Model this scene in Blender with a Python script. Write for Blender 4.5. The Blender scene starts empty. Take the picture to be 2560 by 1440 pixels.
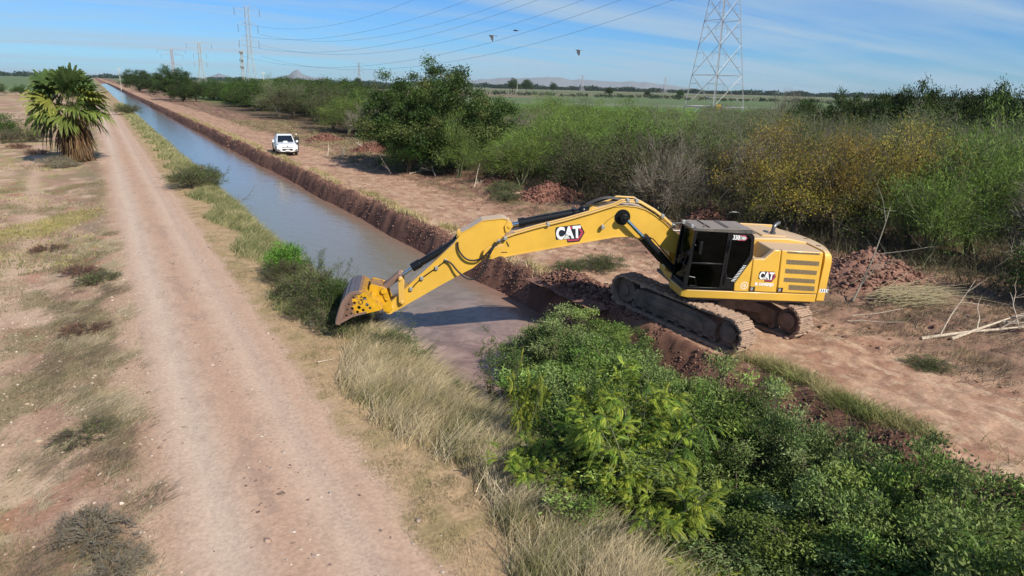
import bpy, bmesh, math, random
import numpy as np
from mathutils import Vector, Matrix
from mathutils.geometry import delaunay_2d_cdt
SC = bpy.context.scene
COL = SC.collection
# ---------------- camera ----------------
# world: +Y runs along the canal, +X to the right across it, z=0 is the left dirt road, metres
cam_d = bpy.data.cameras.new("camera"); cam = bpy.data.objects.new("camera", cam_d); COL.objects.link(cam)
cam_d.sensor_width = 36; cam_d.lens = 36*1750/2560; cam_d.clip_end = 60000; cam_d.clip_start = .1
PITCH, ROLL, YAW = math.radians(16.1025), math.radians(1.4607), math.radians(30.3433)
fw = Vector((math.sin(YAW)*math.cos(PITCH), math.cos(YAW)*math.cos(PITCH), -math.sin(PITCH)))
r0 = Vector((math.cos(YAW), -math.sin(YAW), 0)); u0 = r0.cross(fw)
rr = r0*math.cos(ROLL)+u0*math.sin(ROLL); uu = u0*math.cos(ROLL)-r0*math.sin(ROLL)
M = Matrix((rr, uu, -fw)).transposed().to_4x4(); M.translation = (0, 0, 6.8)
cam.matrix_world = M
SC.camera = cam
# ---------------- sun, sky ----------------
SUN_AZ, SUN_EL = math.radians(168), math.radians(39)      # clockwise from +Y
sd = Vector((math.sin(SUN_AZ)*math.cos(SUN_EL), math.cos(SUN_AZ)*math.cos(SUN_EL), math.sin(SUN_EL)))
sl = bpy.data.lights.new("sun", 'SUN'); sl.energy = 5.0; sl.angle = math.radians(.5); sl.color = (1, .94, .83)
so = bpy.data.objects.new("sun", sl); COL.objects.link(so); so.location = (0, 0, 50)
so.rotation_euler = (-sd).to_track_quat('-Z', 'Y').to_euler()
W = bpy.data.worlds.new("World"); SC.world = W; W.use_nodes = True
nt = W.node_tree; nt.nodes.clear()
out = nt.nodes.new('ShaderNodeOutputWorld'); bg = nt.nodes.new('ShaderNodeBackground'); bg.inputs[1].default_value = .092
sky = nt.nodes.new('ShaderNodeTexSky'); sky.sky_type = 'NISHITA'; sky.sun_disc = False
sky.sun_elevation = SUN_EL; sky.sun_rotation = SUN_AZ; sky.air_density = 1.0; sky.dust_density = 0.05; sky.ozone_density = 4.0; sky.altitude = 20
tc = nt.nodes.new('ShaderNodeTexCoord')
# thin cirrus: noise on a plane far above (direction divided by its height)
sep = nt.nodes.new('ShaderNodeSeparateXYZ'); nt.links.new(tc.outputs['Generated'], sep.inputs[0])
def wm(op, a, b=None, clamp=False):
    n = nt.nodes.new('ShaderNodeMath'); n.operation = op; n.use_clamp = clamp
    for i, v in enumerate((a, b)):
        if v is None: continue
        if isinstance(v, (int, float)): n.inputs[i].default_value = v
        else: nt.links.new(v, n.inputs[i])
    return n.outputs[0]
zz = wm('ADD', wm('MAXIMUM', sep.outputs[2], 0.0), .10)
cx_ = wm('DIVIDE', sep.outputs[0], zz); cy_ = wm('DIVIDE', sep.outputs[1], zz)
cmb = nt.nodes.new('ShaderNodeCombineXYZ'); nt.links.new(cx_, cmb.inputs[0]); nt.links.new(cy_, cmb.inputs[1])
mp = nt.nodes.new('ShaderNodeMapping'); mp.inputs['Rotation'].default_value = (0, 0, math.radians(34)); mp.inputs['Scale'].default_value = (.30, 1.3, 1); mp.inputs['Location'].default_value = (1.3, .4, 0)
nt.links.new(cmb.outputs[0], mp.inputs[0])
n1 = nt.nodes.new('ShaderNodeTexNoise'); n1.inputs['Scale'].default_value = .75; n1.inputs['Detail'].default_value = 7; n1.inputs['Roughness'].default_value = .55; n1.inputs['Distortion'].default_value = .5
nt.links.new(mp.outputs[0], n1.inputs[0])
rmp = nt.nodes.new('ShaderNodeMapRange'); rmp.inputs[1].default_value = .42; rmp.inputs[2].default_value = .66; rmp.inputs[3].default_value = 0; rmp.inputs[4].default_value = .9
nt.links.new(n1.outputs[0], rmp.inputs[0])
mxs = nt.nodes.new('ShaderNodeMix'); mxs.data_type = 'RGBA'; mxs.inputs[7].default_value = (4.0, 5.3, 6.5, 1)
hs = nt.nodes.new('ShaderNodeHueSaturation'); hs.inputs['Saturation'].default_value = 1.0
tint = nt.nodes.new('ShaderNodeMix'); tint.data_type = 'RGBA'; tint.blend_type = 'MULTIPLY'; tint.inputs[0].default_value = 1; tint.inputs[7].default_value = (.37, .66, 1.06, 1)
nt.links.new(sky.outputs[0], tint.inputs[6]); nt.links.new(tint.outputs[2], hs.inputs['Color'])
nt.links.new(rmp.outputs[0], mxs.inputs[0]); nt.links.new(hs.outputs[0], mxs.inputs[6])
nt.links.new(mxs.outputs[2], bg.inputs[0]); nt.links.new(bg.outputs[0], out.inputs[0])
SC.view_settings.view_transform = 'Standard'; SC.view_settings.look = 'None'; SC.view_settings.exposure = .29; SC.view_settings.gamma = 1
SC.cycles.max_bounces = 5; SC.cycles.diffuse_bounces = 2; SC.cycles.glossy_bounces = 2; SC.cycles.transmission_bounces = 3
SC.cycles.transparent_max_bounces = 8; SC.cycles.caustics_reflective = False; SC.cycles.caustics_refractive = False
# ---------------- helpers ----------------
rng = np.random.default_rng(7); random.seed(7)
def tag(o, label=None, cat=None, group=None, kind=None):
    if label: o['label'] = label
    if cat: o['category'] = cat
    if group: o['group'] = group
    if kind: o['kind'] = kind
    return o
def empty(name, loc=(0, 0, 0), rz=0, mat=None):
    o = bpy.data.objects.new(name, None); COL.objects.link(o); o.empty_display_size = .3
    if mat is not None: o.matrix_world = mat
    else: o.location = loc; o.rotation_euler = (0, 0, rz)
    return o
def raw_mesh(name, V, F, mat, colors=None, smooth=False):
    """V (n,3), F (m,k) arrays, k = 3 or 4; colors per vertex (n,3)"""
    V = np.asarray(V, np.float32); F = np.asarray(F, np.int32); k = F.shape[1]
    me = bpy.data.meshes.new(name)
    me.vertices.add(len(V)); me.vertices.foreach_set('co', V.ravel())
    me.loops.add(F.size); me.loops.foreach_set('vertex_index', F.ravel())
    me.polygons.add(len(F)); me.polygons.foreach_set('loop_start', np.arange(0, F.size, k, dtype=np.int32))
    me.polygons.foreach_set('loop_total', np.full(len(F), k, np.int32))
    if smooth: me.polygons.foreach_set('use_smooth', np.ones(len(F), bool))
    me.update(calc_edges=True)
    if colors is not None:
        a = me.color_attributes.new('Col', 'FLOAT_COLOR', 'POINT')
        c = np.ones((len(V), 4), np.float32); c[:, :3] = colors; a.data.foreach_set('color', c.ravel())
    if mat: me.materials.append(mat)
    return me
def link(name, me, parent=None, loc=None):
    o = bpy.data.objects.new(name, me); COL.objects.link(o)
    if parent: o.parent = parent
    if loc is not None: o.location = loc
    return o
class MB:
    def __init__(s): s.v = []; s.f = []; s.m = []; s.mi = 0
    def add(s, vs, fs):
        b = len(s.v); s.v += [tuple(v) for v in vs]; s.f += [tuple(i+b for i in f) for f in fs]; s.m += [s.mi]*len(fs)
    def box(s, lo, hi, rot=None, c=None):
        x0, y0, z0 = lo; x1, y1, z1 = hi
        vs = [(x0,y0,z0),(x1,y0,z0),(x1,y1,z0),(x0,y1,z0),(x0,y0,z1),(x1,y0,z1),(x1,y1,z1),(x0,y1,z1)]
        if rot is not None:
            c = Vector(c) if c is not None else Vector(((x0+x1)/2, (y0+y1)/2, (z0+z1)/2))
            vs = [tuple(rot @ (Vector(v)-c)+c) for v in vs]
        s.add(vs, [(0,3,2,1),(4,5,6,7),(0,1,5,4),(1,2,6,5),(2,3,7,6),(3,0,4,7)])
    def prism(s, pts, y0, y1):            # outline in x,z; extruded in y
        n = len(pts)
        ar = sum(pts[i][0]*pts[(i+1)%n][1]-pts[(i+1)%n][0]*pts[i][1] for i in range(n))
        if ar < 0: pts = pts[::-1]
        vs = [(x, y0, z) for x, z in pts]+[(x, y1, z) for x, z in pts]
        s.add(vs, [tuple(range(n)), tuple(range(2*n-1, n-1, -1))]+[(i+n, (i+1)%n+n, (i+1)%n, i) for i in range(n)])
    def plan(s, pts, z0, z1):             # outline in x,y; extruded in z
        n = len(pts)
        ar = sum(pts[i][0]*pts[(i+1)%n][1]-pts[(i+1)%n][0]*pts[i][1] for i in range(n))
        if ar < 0: pts = pts[::-1]
        vs = [(x, y, z0) for x, y in pts]+[(x, y, z1) for x, y in pts]
        s.add(vs, [tuple(range(n-1, -1, -1)), tuple(range(n, 2*n))]+[(i, (i+1)%n, (i+1)%n+n, i+n) for i in range(n)])
    def ring(s, outer, inner, y0, y1):    # frame with a hole
        n = len(outer)
        vs = [(x, y0, z) for x, z in outer]+[(x, y0, z) for x, z in inner]+[(x, y1, z) for x, z in outer]+[(x, y1, z) for x, z in inner]
        fs = []
        for i in range(n):
            j = (i+1) % n
            fs += [(i, j, n+j, n+i), (2*n+i, 3*n+i, 3*n+j, 2*n+j), (i, 2*n+i, 2*n+j, j), (n+i, n+j, 3*n+j, 3*n+i)]
        s.add(vs, fs)
    def cyl(s, a, b, r, r2=None, n=16, caps=True):
        a = Vector(a); b = Vector(b); r2 = r if r2 is None else r2
        d = (b-a).normalized(); t = Vector((0, 0, 1)) if abs(d.z) < .9 else Vector((1, 0, 0))
        e1 = d.cross(t).normalized(); e2 = d.cross(e1)
        vs = []
        for P, R in ((a, r), (b, r2)):
            for i in range(n):
                q = 2*math.pi*i/n; vs.append(tuple(P+(e1*math.cos(q)+e2*math.sin(q))*R))
        fs = [(i, (i+1)%n, (i+1)%n+n, i+n) for i in range(n)]
        if caps: fs += [tuple(range(n-1, -1, -1)), tuple(range(n, 2*n))]
        s.add(vs, fs)
    def tube(s, pts, r, n=8, smooth=0, r2=None):
        P = [Vector(p) for p in pts]
        for _ in range(smooth):
            Q = [P[0]]
            for a, b in zip(P[:-1], P[1:]): Q += [a*.75+b*.25, a*.25+b*.75]
            P = Q+[P[-1]]
        N = len(P); vs = []; up = Vector((0, 0, 1)); e1 = None
        for i, p in enumerate(P):
            d = (P[min(i+1, N-1)]-P[max(i-1, 0)]).normalized()
            if e1 is None:
                t = up if abs(d.z) < .9 else Vector((1, 0, 0)); e1 = d.cross(t).normalized()
            else: e1 = (e1-d*e1.dot(d)).normalized()
            e2 = d.cross(e1); R = r if r2 is None else r+(r2-r)*i/(N-1)
            for k in range(n):
                q = 2*math.pi*k/n; vs.append(tuple(p+(e1*math.cos(q)+e2*math.sin(q))*R))
        fs = [(i*n+k, i*n+(k+1)%n, (i+1)*n+(k+1)%n, (i+1)*n+k) for i in range(N-1) for k in range(n)]
        fs += [tuple(range(n-1, -1, -1)), tuple(range((N-1)*n, N*n))]
        s.add(vs, fs)
    def ball(s, c, r, n=10, m=7, sc=(1, 1, 1)):
        vs = [(c[0], c[1], c[2]+r*sc[2])]
        for j in range(1, m):
            ph = math.pi*j/m
            for i in range(n):
                q = 2*math.pi*i/n; vs.append((c[0]+r*sc[0]*math.sin(ph)*math.cos(q), c[1]+r*sc[1]*math.sin(ph)*math.sin(q), c[2]+r*sc[2]*math.cos(ph)))
        vs.append((c[0], c[1], c[2]-r*sc[2])); L = len(vs)-1
        fs = [(0, 1+i, 1+(i+1)%n) for i in range(n)]
        for j in range(m-2):
            for i in range(n): fs.append((1+j*n+i, 1+(j+1)*n+i, 1+(j+1)*n+(i+1)%n, 1+j*n+(i+1)%n))
        fs += [(L, 1+(m-2)*n+(i+1)%n, 1+(m-2)*n+i) for i in range(n)]
        s.add(vs, fs)
    def build(s, name, mats, parent=None, bevel=0, smooth=False, segs=2, loc=None):
        me = bpy.data.meshes.new(name); me.from_pydata(s.v, [], s.f)
        if not isinstance(mats, (list, tuple)): mats = [mats]
        for m in mats: me.materials.append(m)
        if len(mats) > 1: me.polygons.foreach_set('material_index', s.m)
        bm = bmesh.new(); bm.from_mesh(me); bmesh.ops.recalc_face_normals(bm, faces=bm.faces); bm.to_mesh(me); bm.free()
        if smooth: me.polygons.foreach_set('use_smooth', [True]*len(me.polygons))
        me.update()
        o = link(name, me, parent, loc)
        if bevel:
            b = o.modifiers.new('bevel', 'BEVEL'); b.width = bevel; b.segments = segs; b.limit_method = 'ANGLE'; b.angle_limit = math.radians(35)
            b.harden_normals = False
        if smooth or bevel:
            try:
                for p in me.polygons: p.use_smooth = True
                me.set_sharp_from_angle(angle=math.radians(38))
            except Exception: pass
        return o
# ---- materials ----
class NT:
    def __init__(s, name):
        s.m = bpy.data.materials.new(name); s.m.use_nodes = True; s.t = s.m.node_tree; s.b = s.t.nodes['Principled BSDF']
    def n(s, typ, **k):
        x = s.t.nodes.new(typ)
        for a, v in k.items(): setattr(x, a, v)
        return x
    def l(s, a, b): s.t.links.new(a, b)
    def noise(s, scale, detail=4, rough=.6, coord=None, dist=0):
        x = s.n('ShaderNodeTexNoise'); x.inputs['Scale'].default_value = scale; x.inputs['Detail'].default_value = detail
        x.inputs['Roughness'].default_value = rough; x.inputs['Distortion'].default_value = dist
        if coord is None:
            g = s.n('ShaderNodeNewGeometry'); coord = g.outputs['Position']
        s.l(coord, x.inputs['Vector']); return x.outputs['Fac']
    def rng(s, v, a, b, c, d):
        x = s.n('ShaderNodeMapRange'); s.l(v, x.inputs[0])
        for i, q in enumerate((a, b, c, d)): x.inputs[i+1].default_value = q
        return x.outputs[0]
    def mix(s, f, a, b, mode='MIX'):
        x = s.n('ShaderNodeMix', data_type='RGBA', blend_type=mode)
        for i, v in ((0, f), (6, a), (7, b)):
            if isinstance(v, (int, float)): x.inputs[i].default_value = v
            elif isinstance(v, tuple): x.inputs[i].default_value = (*v, 1) if len(v) == 3 else v
            else: s.l(v, x.inputs[i])
        return x.outputs[2]
    def bump(s, h, strength=.4, dist=.02):
        x = s.n('ShaderNodeBump'); x.inputs['Strength'].default_value = strength; x.inputs['Distance'].default_value = dist
        s.l(h, x.inputs['Height']); s.l(x.outputs[0], s.b.inputs['Normal'])
    def attr(s):
        x = s.n('ShaderNodeAttribute'); x.attribute_name = 'Col'; return x.outputs['Color']
    def set(s, **k):
        for a, v in k.items():
            i = s.b.inputs[a.replace('_', ' ')]
            if isinstance(v, (int, float)): i.default_value = v
            elif isinstance(v, tuple): i.default_value = (*v, 1) if len(v) == 3 else v
            else: s.l(v, i)
        return s
def simple(name, col, rough=.6, metal=0, var=.12, scale=6, dirt=None, dirt_amt=.5, spec=.5, coat=0):
    t = NT(name); g = t.n('ShaderNodeTexCoord').outputs['Object']
    n = t.noise(scale, 5, .6, g)
    dk = tuple(c*(1-var) for c in col); lt = tuple(min(1, c*(1+var)) for c in col)
    c = t.mix(t.rng(n, .3, .7, 0, 1), dk, lt)
    if dirt:
        n2 = t.noise(scale*.45, 6, .65, g, 1.2)
        geo = t.n('ShaderNodeNewGeometry'); sp = t.n('ShaderNodeSeparateXYZ'); t.l(geo.outputs['Normal'], sp.inputs[0])
        up = t.rng(sp.outputs[2], .2, .9, 0, .55)
        a = t.n('ShaderNodeMath', operation='ADD'); t.l(n2, a.inputs[0]); t.l(up, a.inputs[1])
        c = t.mix(t.rng(a.outputs[0], 1.0-dirt_amt, 1.35-dirt_amt, 0, .85), c, dirt)
    t.set(Base_Color=c, Roughness=rough, Metallic=metal)
    t.b.inputs['Specular IOR Level'].default_value = spec
    if coat: t.b.inputs['Coat Weight'].default_value = coat; t.b.inputs['Coat Roughness'].default_value = .15
    return t.m
def flat(name, col, rough=.5, metal=0):
    t = NT(name); g = t.n('ShaderNodeTexCoord').outputs['Object']; n = t.noise(25, 3, .6, g)
    t.set(Base_Color=t.mix(n, tuple(c*.9 for c in col), tuple(min(1, c*1.08) for c in col)), Roughness=rough, Metallic=metal); return t.m
# ---- numpy value noise ----
def _h(ix, iy, seed):
    h = (ix*374761393+iy*668265263+seed*1442695041) & 0x7fffffff
    h = ((h ^ (h >> 13))*1274126177) & 0x7fffffff
    return ((h ^ (h >> 16)) & 0xffff)/65535.0
def vnoise(x, y, seed=0):
    ix = np.floor(x).astype(np.int64); iy = np.floor(y).astype(np.int64); fx = x-ix; fy = y-iy
    fx = fx*fx*(3-2*fx); fy = fy*fy*(3-2*fy)
    a = _h(ix, iy, seed); b = _h(ix+1, iy, seed); c = _h(ix, iy+1, seed); d = _h(ix+1, iy+1, seed)
    return (a*(1-fx)+b*fx)*(1-fy)+(c*(1-fx)+d*fx)*fy
def fbm(x, y, seed=0, oct=4, lac=2.1, gain=.5):
    s = 0; a = 1; t = 0
    for i in range(oct):
        s = s+a*vnoise(x+13.7*i, y-7.3*i, seed+i*17); t += a; a *= gain; x = x*lac; y = y*lac
    return s/t
def sst(a, b, x):
    t = np.clip((x-a)/(b-a), 0, 1); return t*t*(3-2*t)
# ---------------- terrain ----------------
EO = (15.06, 14.272)                       # excavator stands here on the right bank
WZ = -.8
def bankl(Y): return .25*(fbm(Y*.35, Y*0+3, 5, 3)-.5)*2+.1*(vnoise(Y*1.7, Y*0, 8)-.5)
def bankr(Y): return .30*(fbm(Y*.28, Y*0+9, 6, 3)-.5)*2
def height(X, Y):
    n1 = fbm(X*.35, Y*.35, 1, 4)-.5; n2 = fbm(X*1.6, Y*1.6, 2, 4)-.5; n3 = fbm(X*5, Y*5, 3, 3)-.5
    far = sst(120, 260, np.abs(Y))
    z = -.28*sst(.3, -3.5, X)+(.12*n1+.05*n2+.03*n3)*sst(.4, -.6, X)
    road = sst(.1, .5, X)*sst(3.8, 3.3, X)
    rut = np.exp(-((X-.95-.06*np.sin(Y*.35))/.22)**2)+np.exp(-((X-2.62-.05*np.sin(Y*.3+1))/.24)**2)
    z = z+road*(.05*np.sin(np.clip((X-.2)/3.3, 0, 1)*np.pi)-.045*rut+.010*n2+.004*n3)
    z = z+sst(3.4, 4.2, X)*(.03+.06*n2+.04*n3)
    bl = bankl(Y); br = bankr(Y)
    wl = sst(5.75, 7.35, X-bl)                       # left bank falls
    wr = sst(12.05, 13.15, X-br*sst(11, 13, X))      # right bank rises
    base_r = .17+.10*n1+.08*n2+.05*n3
    lump = np.exp(-((X-13.35-br*.6)/.33)**2)*(.05+.24*np.clip(fbm(X*1.1, Y*.9, 12, 4)-.42, 0, 1)*2)
    rough = (fbm(X*2.6, Y*1.9, 21, 4)-.5)*.26+(fbm(X*7, Y*7, 22, 3)-.5)*.14
    zr = base_r+lump+rough*np.exp(-((X-12.95-br*.7)/.52)**2)
    track = np.exp(-((X-15.6)/.28)**2)+np.exp(-((X-17.6)/.28)**2)
    zr = zr-.05*track*sst(60, 20, Y*0+Y)+.12*sst(18.5, 21, X)*(n2*2+n3)+.04*n3
    clear = sst(17.8, 19.5, X)*sst(27, 25, X)*sst(95, 70, Y)
    zr = zr+clear*(.30*np.clip(fbm(X*.9, Y*.9, 33, 4)-.45, 0, 1)+.12*(fbm(X*3.2, Y*3.2, 34, 3)-.5))
    bed = -1.5+.25*n1
    mud = sst(20.5, 15.5, Y)*sst(-2, 2, Y)
    mudz = WZ-.035+.22*(fbm(X*.55+2, Y*.9, 41, 4)-.52)+.02*n3
    bed = bed*(1-mud)+mudz*mud
    z = z*(1-wl)+bed*wl
    z = z*(1-wr)+zr*wr
    # pad under the excavator, tilted like the machine
    d = np.hypot(X-EO[0], Y-EO[1]); h = math.radians(-67.66)
    along = (X-EO[0])*math.sin(h)+(Y-EO[1])*math.cos(h); left = -(X-EO[0])*math.cos(h)+(Y-EO[1])*math.sin(h)
    pad = .215+along*math.tan(math.radians(2.92))+left*math.tan(math.radians(-2.1))
    wp = sst(3.6, 2.5, d)*sst(13.0, 13.4, X)
    z = z*(1-wp)+(pad+.5*(n3*.12+n2*.06))*wp
    # end ramp beyond the far end of the ditch, distant plain
    z = z*(1-far)+(-.3+1.2*(fbm(X*.01, Y*.01, 77, 2)-.5))*far*(1-sst(4, 8, X)*sst(17, 13, X)*sst(900, 700, Y))+far*sst(4, 8, X)*sst(17, 13, X)*sst(900, 700, Y)*z
    return z
def lerp(a, b, t): return a*(1-t[..., None])+np.asarray(b, float)*t[..., None]
def color(X, Y):
    n1 = fbm(X*.5, Y*.5, 51, 4); n2 = fbm(X*2.2, Y*2.2, 52, 4); n3 = fbm(X*9, Y*9, 53, 3); nb = fbm(X*.09, Y*.07, 54, 3)
    c = np.zeros(X.shape+(3,))+np.array([.42, .29, .215])
    c = lerp(c, (.50, .37, .285), sst(.35, .7, n1))
    # left waste ground: weedy patches
    L = sst(.25, -.7, X)
    g = L*sst(.50, .64, fbm(X*.8+5, Y*.45, 61, 4))
    c = lerp(c, (.22, .20, .11), g*.75)
    g2 = L*sst(.56, .68, fbm(X*.5+15, Y*.3, 62, 3)); c = lerp(c, (.30, .27, .12), g2*.6)
    g3 = L*sst(.66, .74, fbm(X*1.1+25, Y*.7, 63, 3)); c = lerp(c, (.34, .13, .09), g3*.55)
    yg = np.exp(-(((X+2.6)/2.2)**2+((Y-40-.9*(X+2.6))/2.6)**2)**2); c = lerp(c, (.33, .29, .11), yg*.8*sst(.3, .5, n2))
    c = lerp(c, (.17, .15, .09), L*np.exp(-((X+.75)/.55)**2)*sst(.42, .6, n2)*.75)
    c = lerp(c, (.27, .205, .15), L*sst(-2.6, -.9, X)*sst(.46, .60, fbm(X*2.4, Y*1.1, 66, 4))*.8); c = lerp(c, (.30, .185, .14), L*sst(.52, .62, fbm(X*1.3, Y*.8, 68, 4))*.6)
    path = np.exp(-((X+3.3+.08*(Y-28)*sst(20, 60, Y)*.4)/.45)**2)*sst(16, 22, Y); c = lerp(c, (.50, .36, .28), L*path*.8)
    # road
    R = sst(.15, .45, X+.25*(n2-.5))*sst(3.75, 3.35, X+.35*(n2-.5))
    c = lerp(c, (.49, .355, .28), R)
    t1 = np.exp(-((X-.95)/.36)**2); t2 = np.exp(-((X-2.62)/.36)**2)
    c = lerp(c, (.53, .425, .35), R*np.clip(t1*.85+t2*.45, 0, 1))
    c = lerp(c, (.44, .295, .22), R*(np.exp(-((X-1.8)/.36)**2)*.8+np.exp(-((X-3.15)/.22)**2)*.4).clip(0, 1))
    c = lerp(c, (.38, .28, .23), R*np.exp(-((X-2.75)/.12)**2)*sst(.45, .6, n3)*.5)
    # verge, dry
    V = sst(3.35, 3.9, X+.5*(n2-.5))*sst(7.2, 6.6, X); c = lerp(c, (.40, .29, .17), V*.85); c = lerp(c, (.25, .21, .10), V*sst(.5, .65, n2)*.6)
    # canal bed and banks
    B = sst(6.3, 7.0, X)*sst(13.6, 13.25, X+.3*(n2-.5)); c = lerp(c, (.23, .125, .093), B)
    c = lerp(c, (.15, .08, .06), B*sst(.45, .6, n2)*sst(11.5, 12.2, X))
    # mud flat in the near ditch
    m = sst(20.5, 17, Y)*sst(6.2, 7, X)*sst(13, 12.2, X); c = lerp(c, (.20, .105, .085), m)
    # right bank top
    T = sst(13.25, 13.6, X+.3*(n2-.5)); c = lerp(c, (.43, .28, .20), T)
    c = lerp(c, (.48, .345, .22), T*sst(15.2, 13.4, X)*sst(14, 26, Y)*sst(.38, .55, n2))
    c = lerp(c, (.30, .17, .12), T*sst(.46, .60, n2)*.8)
    dz = sst(18.3, 19.6, X+1.2*(n1-.5)); c = lerp(c, (.29, .18, .13), dz*T)
    c = lerp(c, (.14, .08, .06), dz*T*sst(.46, .58, n2)*.85); c = lerp(c, (.20, .17, .085), dz*T*sst(.55, .7, fbm(X*1.3, Y*1.1, 66, 4))*.6)
    c = lerp(c, (.30, .19, .14), T*(sst(.30, .0, np.abs(X-15.5))+sst(.30, .0, np.abs(X-17.6)))*sst(.40, .58, fbm(X*3, Y*1.6, 95, 4))*.7); c = lerp(c, (.56, .43, .31), T*sst(.58, .70, fbm(X*4.5, Y*2.6, 96, 4))*.55*sst(19, 18, X))
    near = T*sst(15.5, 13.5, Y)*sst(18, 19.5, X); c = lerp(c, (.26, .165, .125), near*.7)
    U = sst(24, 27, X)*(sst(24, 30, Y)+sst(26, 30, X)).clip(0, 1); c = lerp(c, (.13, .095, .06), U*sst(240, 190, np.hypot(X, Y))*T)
    # far plain: fields
    D = np.hypot(X, Y); F = sst(185, 240, D)*T*sst(24, 40, X)
    f = np.zeros(X.shape+(3,))+np.array([.115, .165, .075])
    band = vnoise(X*.0012+3, D*.006, 71); f = lerp(f, (.20, .17, .115), sst(.62, .68, band)); f = lerp(f, (.17, .20, .13), sst(.32, .28, band))
    f = lerp(f, (.11, .20, .05), sst(330, 300, D)*sst(.2, .5, vnoise(X*.004, Y*.003, 72)))
    f = lerp(f, (.10, .13, .07), sst(1500, 2600, D)*.7)
    c = lerp(c, f, F)
    FL = sst(330, 420, Y)*sst(10, -2, X); c = lerp(c, (.12, .17, .08), FL)
    c = lerp(c, (.33, .235, .19), R*sst(.54, .70, fbm(X*3.5, Y*1.3, 91, 4))*(.15+.4*np.exp(-((X-1.8)/.5)**2)))
    c = c*np.array([1.0, .975, .92])
    c = c*(1+(.24-.08*R)[..., None]*(n3-.5)[..., None])
    return c
def axis(segs):
    o = []
    for a, b, st in segs: o += list(np.arange(a, b, st))
    return np.array(o+[segs[-1][1]])
def geo(a, b, st, k):
    o = [a]
    while o[-1] < b: o.append(o[-1]+st); st *= k
    return o
xs = np.array(sorted([-v for v in geo(7, 9000, .35, 1.12)])+list(axis([(-6.8, -.6, .12), (-.6, 3.8, .07), (3.8, 5.6, .1), (5.6, 14, .07), (14, 27, .12)]))+geo(27.2, 9500, .3, 1.09))
ys = np.array([-60, -40, -25, -15, -8, -4, -1]+list(axis([(0.5, 14, .09), (14, 30, .12), (30, 60, .2), (60, 120, .45)]))+geo(120.5, 9500, .8, 1.06))
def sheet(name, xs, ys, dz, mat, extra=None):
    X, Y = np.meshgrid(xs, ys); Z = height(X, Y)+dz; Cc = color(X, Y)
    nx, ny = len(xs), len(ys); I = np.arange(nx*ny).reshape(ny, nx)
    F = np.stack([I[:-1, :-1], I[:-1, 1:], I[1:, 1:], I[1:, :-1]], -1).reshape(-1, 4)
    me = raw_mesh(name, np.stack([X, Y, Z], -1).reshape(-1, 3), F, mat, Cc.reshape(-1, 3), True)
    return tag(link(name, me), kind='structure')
def soil(name, peb=.5, k=1.0):
    t = NT(name); a = t.attr()
    n = t.noise(13, 8, .72); n2 = t.noise(46, 6, .7)
    c = t.mix(t.rng(n, .35, .68, 0, 1), t.mix(1.0, a, (1-.30*k, 1-.33*k, 1-.34*k), 'MULTIPLY'), t.mix(1.0, a, (1+.2*k, 1+.19*k, 1+.17*k), 'MULTIPLY'))
    c = t.mix(t.rng(n2, .60, .72, 0, peb), c, t.mix(1.0, a, (.52, .47, .45), 'MULTIPLY'))
    v = t.n('ShaderNodeTexVoronoi'); v.inputs['Scale'].default_value = 22; g = t.n('ShaderNodeNewGeometry'); t.l(g.outputs['Position'], v.inputs['Vector'])
    c = t.mix(t.rng(v.outputs['Distance'], .08, .14, peb, 0), c, (.60, .52, .45))
    v2 = t.n('ShaderNodeTexVoronoi'); v2.inputs['Scale'].default_value = 9; t.l(g.outputs['Position'], v2.inputs['Vector']); c = t.mix(t.rng(v2.outputs['Distance'], .05, .10, peb*1.2, 0), c, t.mix(1.0, a, (.45, .40, .38), 'MULTIPLY'))
    t.set(Base_Color=c, Roughness=.95); t.b.inputs['Specular IOR Level'].default_value = .15
    ad = t.n('ShaderNodeMath', operation='ADD'); t.l(n, ad.inputs[0]); t.l(n2, ad.inputs[1])
    t.bump(ad.outputs[0], .32, .03)
    return t.m
m_soil = soil('soil'); m_road = soil('road_dirt', .55, .7)
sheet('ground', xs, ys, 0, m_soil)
# left dirt road: its own sheet with ragged edges
def strip(name, xa, xb, ylist, nx, edge, mat, seed):
    Ys = np.asarray(ylist); U = np.linspace(0, 1, nx)
    A = xa+edge*(fbm(Ys*.8, Ys*0, seed, 4)-.5)*2; B = xb+edge*(fbm(Ys*.8, Ys*0+50, seed, 4)-.5)*2
    X = A[:, None]*(1-U)+B[:, None]*U; Y = np.repeat(Ys[:, None], nx, 1)
    e = np.minimum(1, np.minimum(U, 1-U)/.06)
    Z = height(X, Y)-.012+.022*e[None, :]; Cc = color(X, Y)
    I = np.arange(nx*len(Ys)).reshape(len(Ys), nx); F = np.stack([I[:-1, :-1], I[:-1, 1:], I[1:, 1:], I[1:, :-1]], -1).reshape(-1, 4)
    return tag(link(name, raw_mesh(name, np.stack([X, Y, Z], -1).reshape(-1, 3), F, mat, Cc.reshape(-1, 3), True)), kind='structure')
yl = list(axis([(-8, 0, .6), (0, 30, .1), (30, 80, .3), (80, 200, 1.2)]))+geo(201, 900, 3, 1.08)
strip('dirt_road', .25, 3.5, yl, 60, .16, m_road, 201)
strip('dirt_track', 14.3, 18.3, yl, 60, .3, m_soil, 202)
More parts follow.
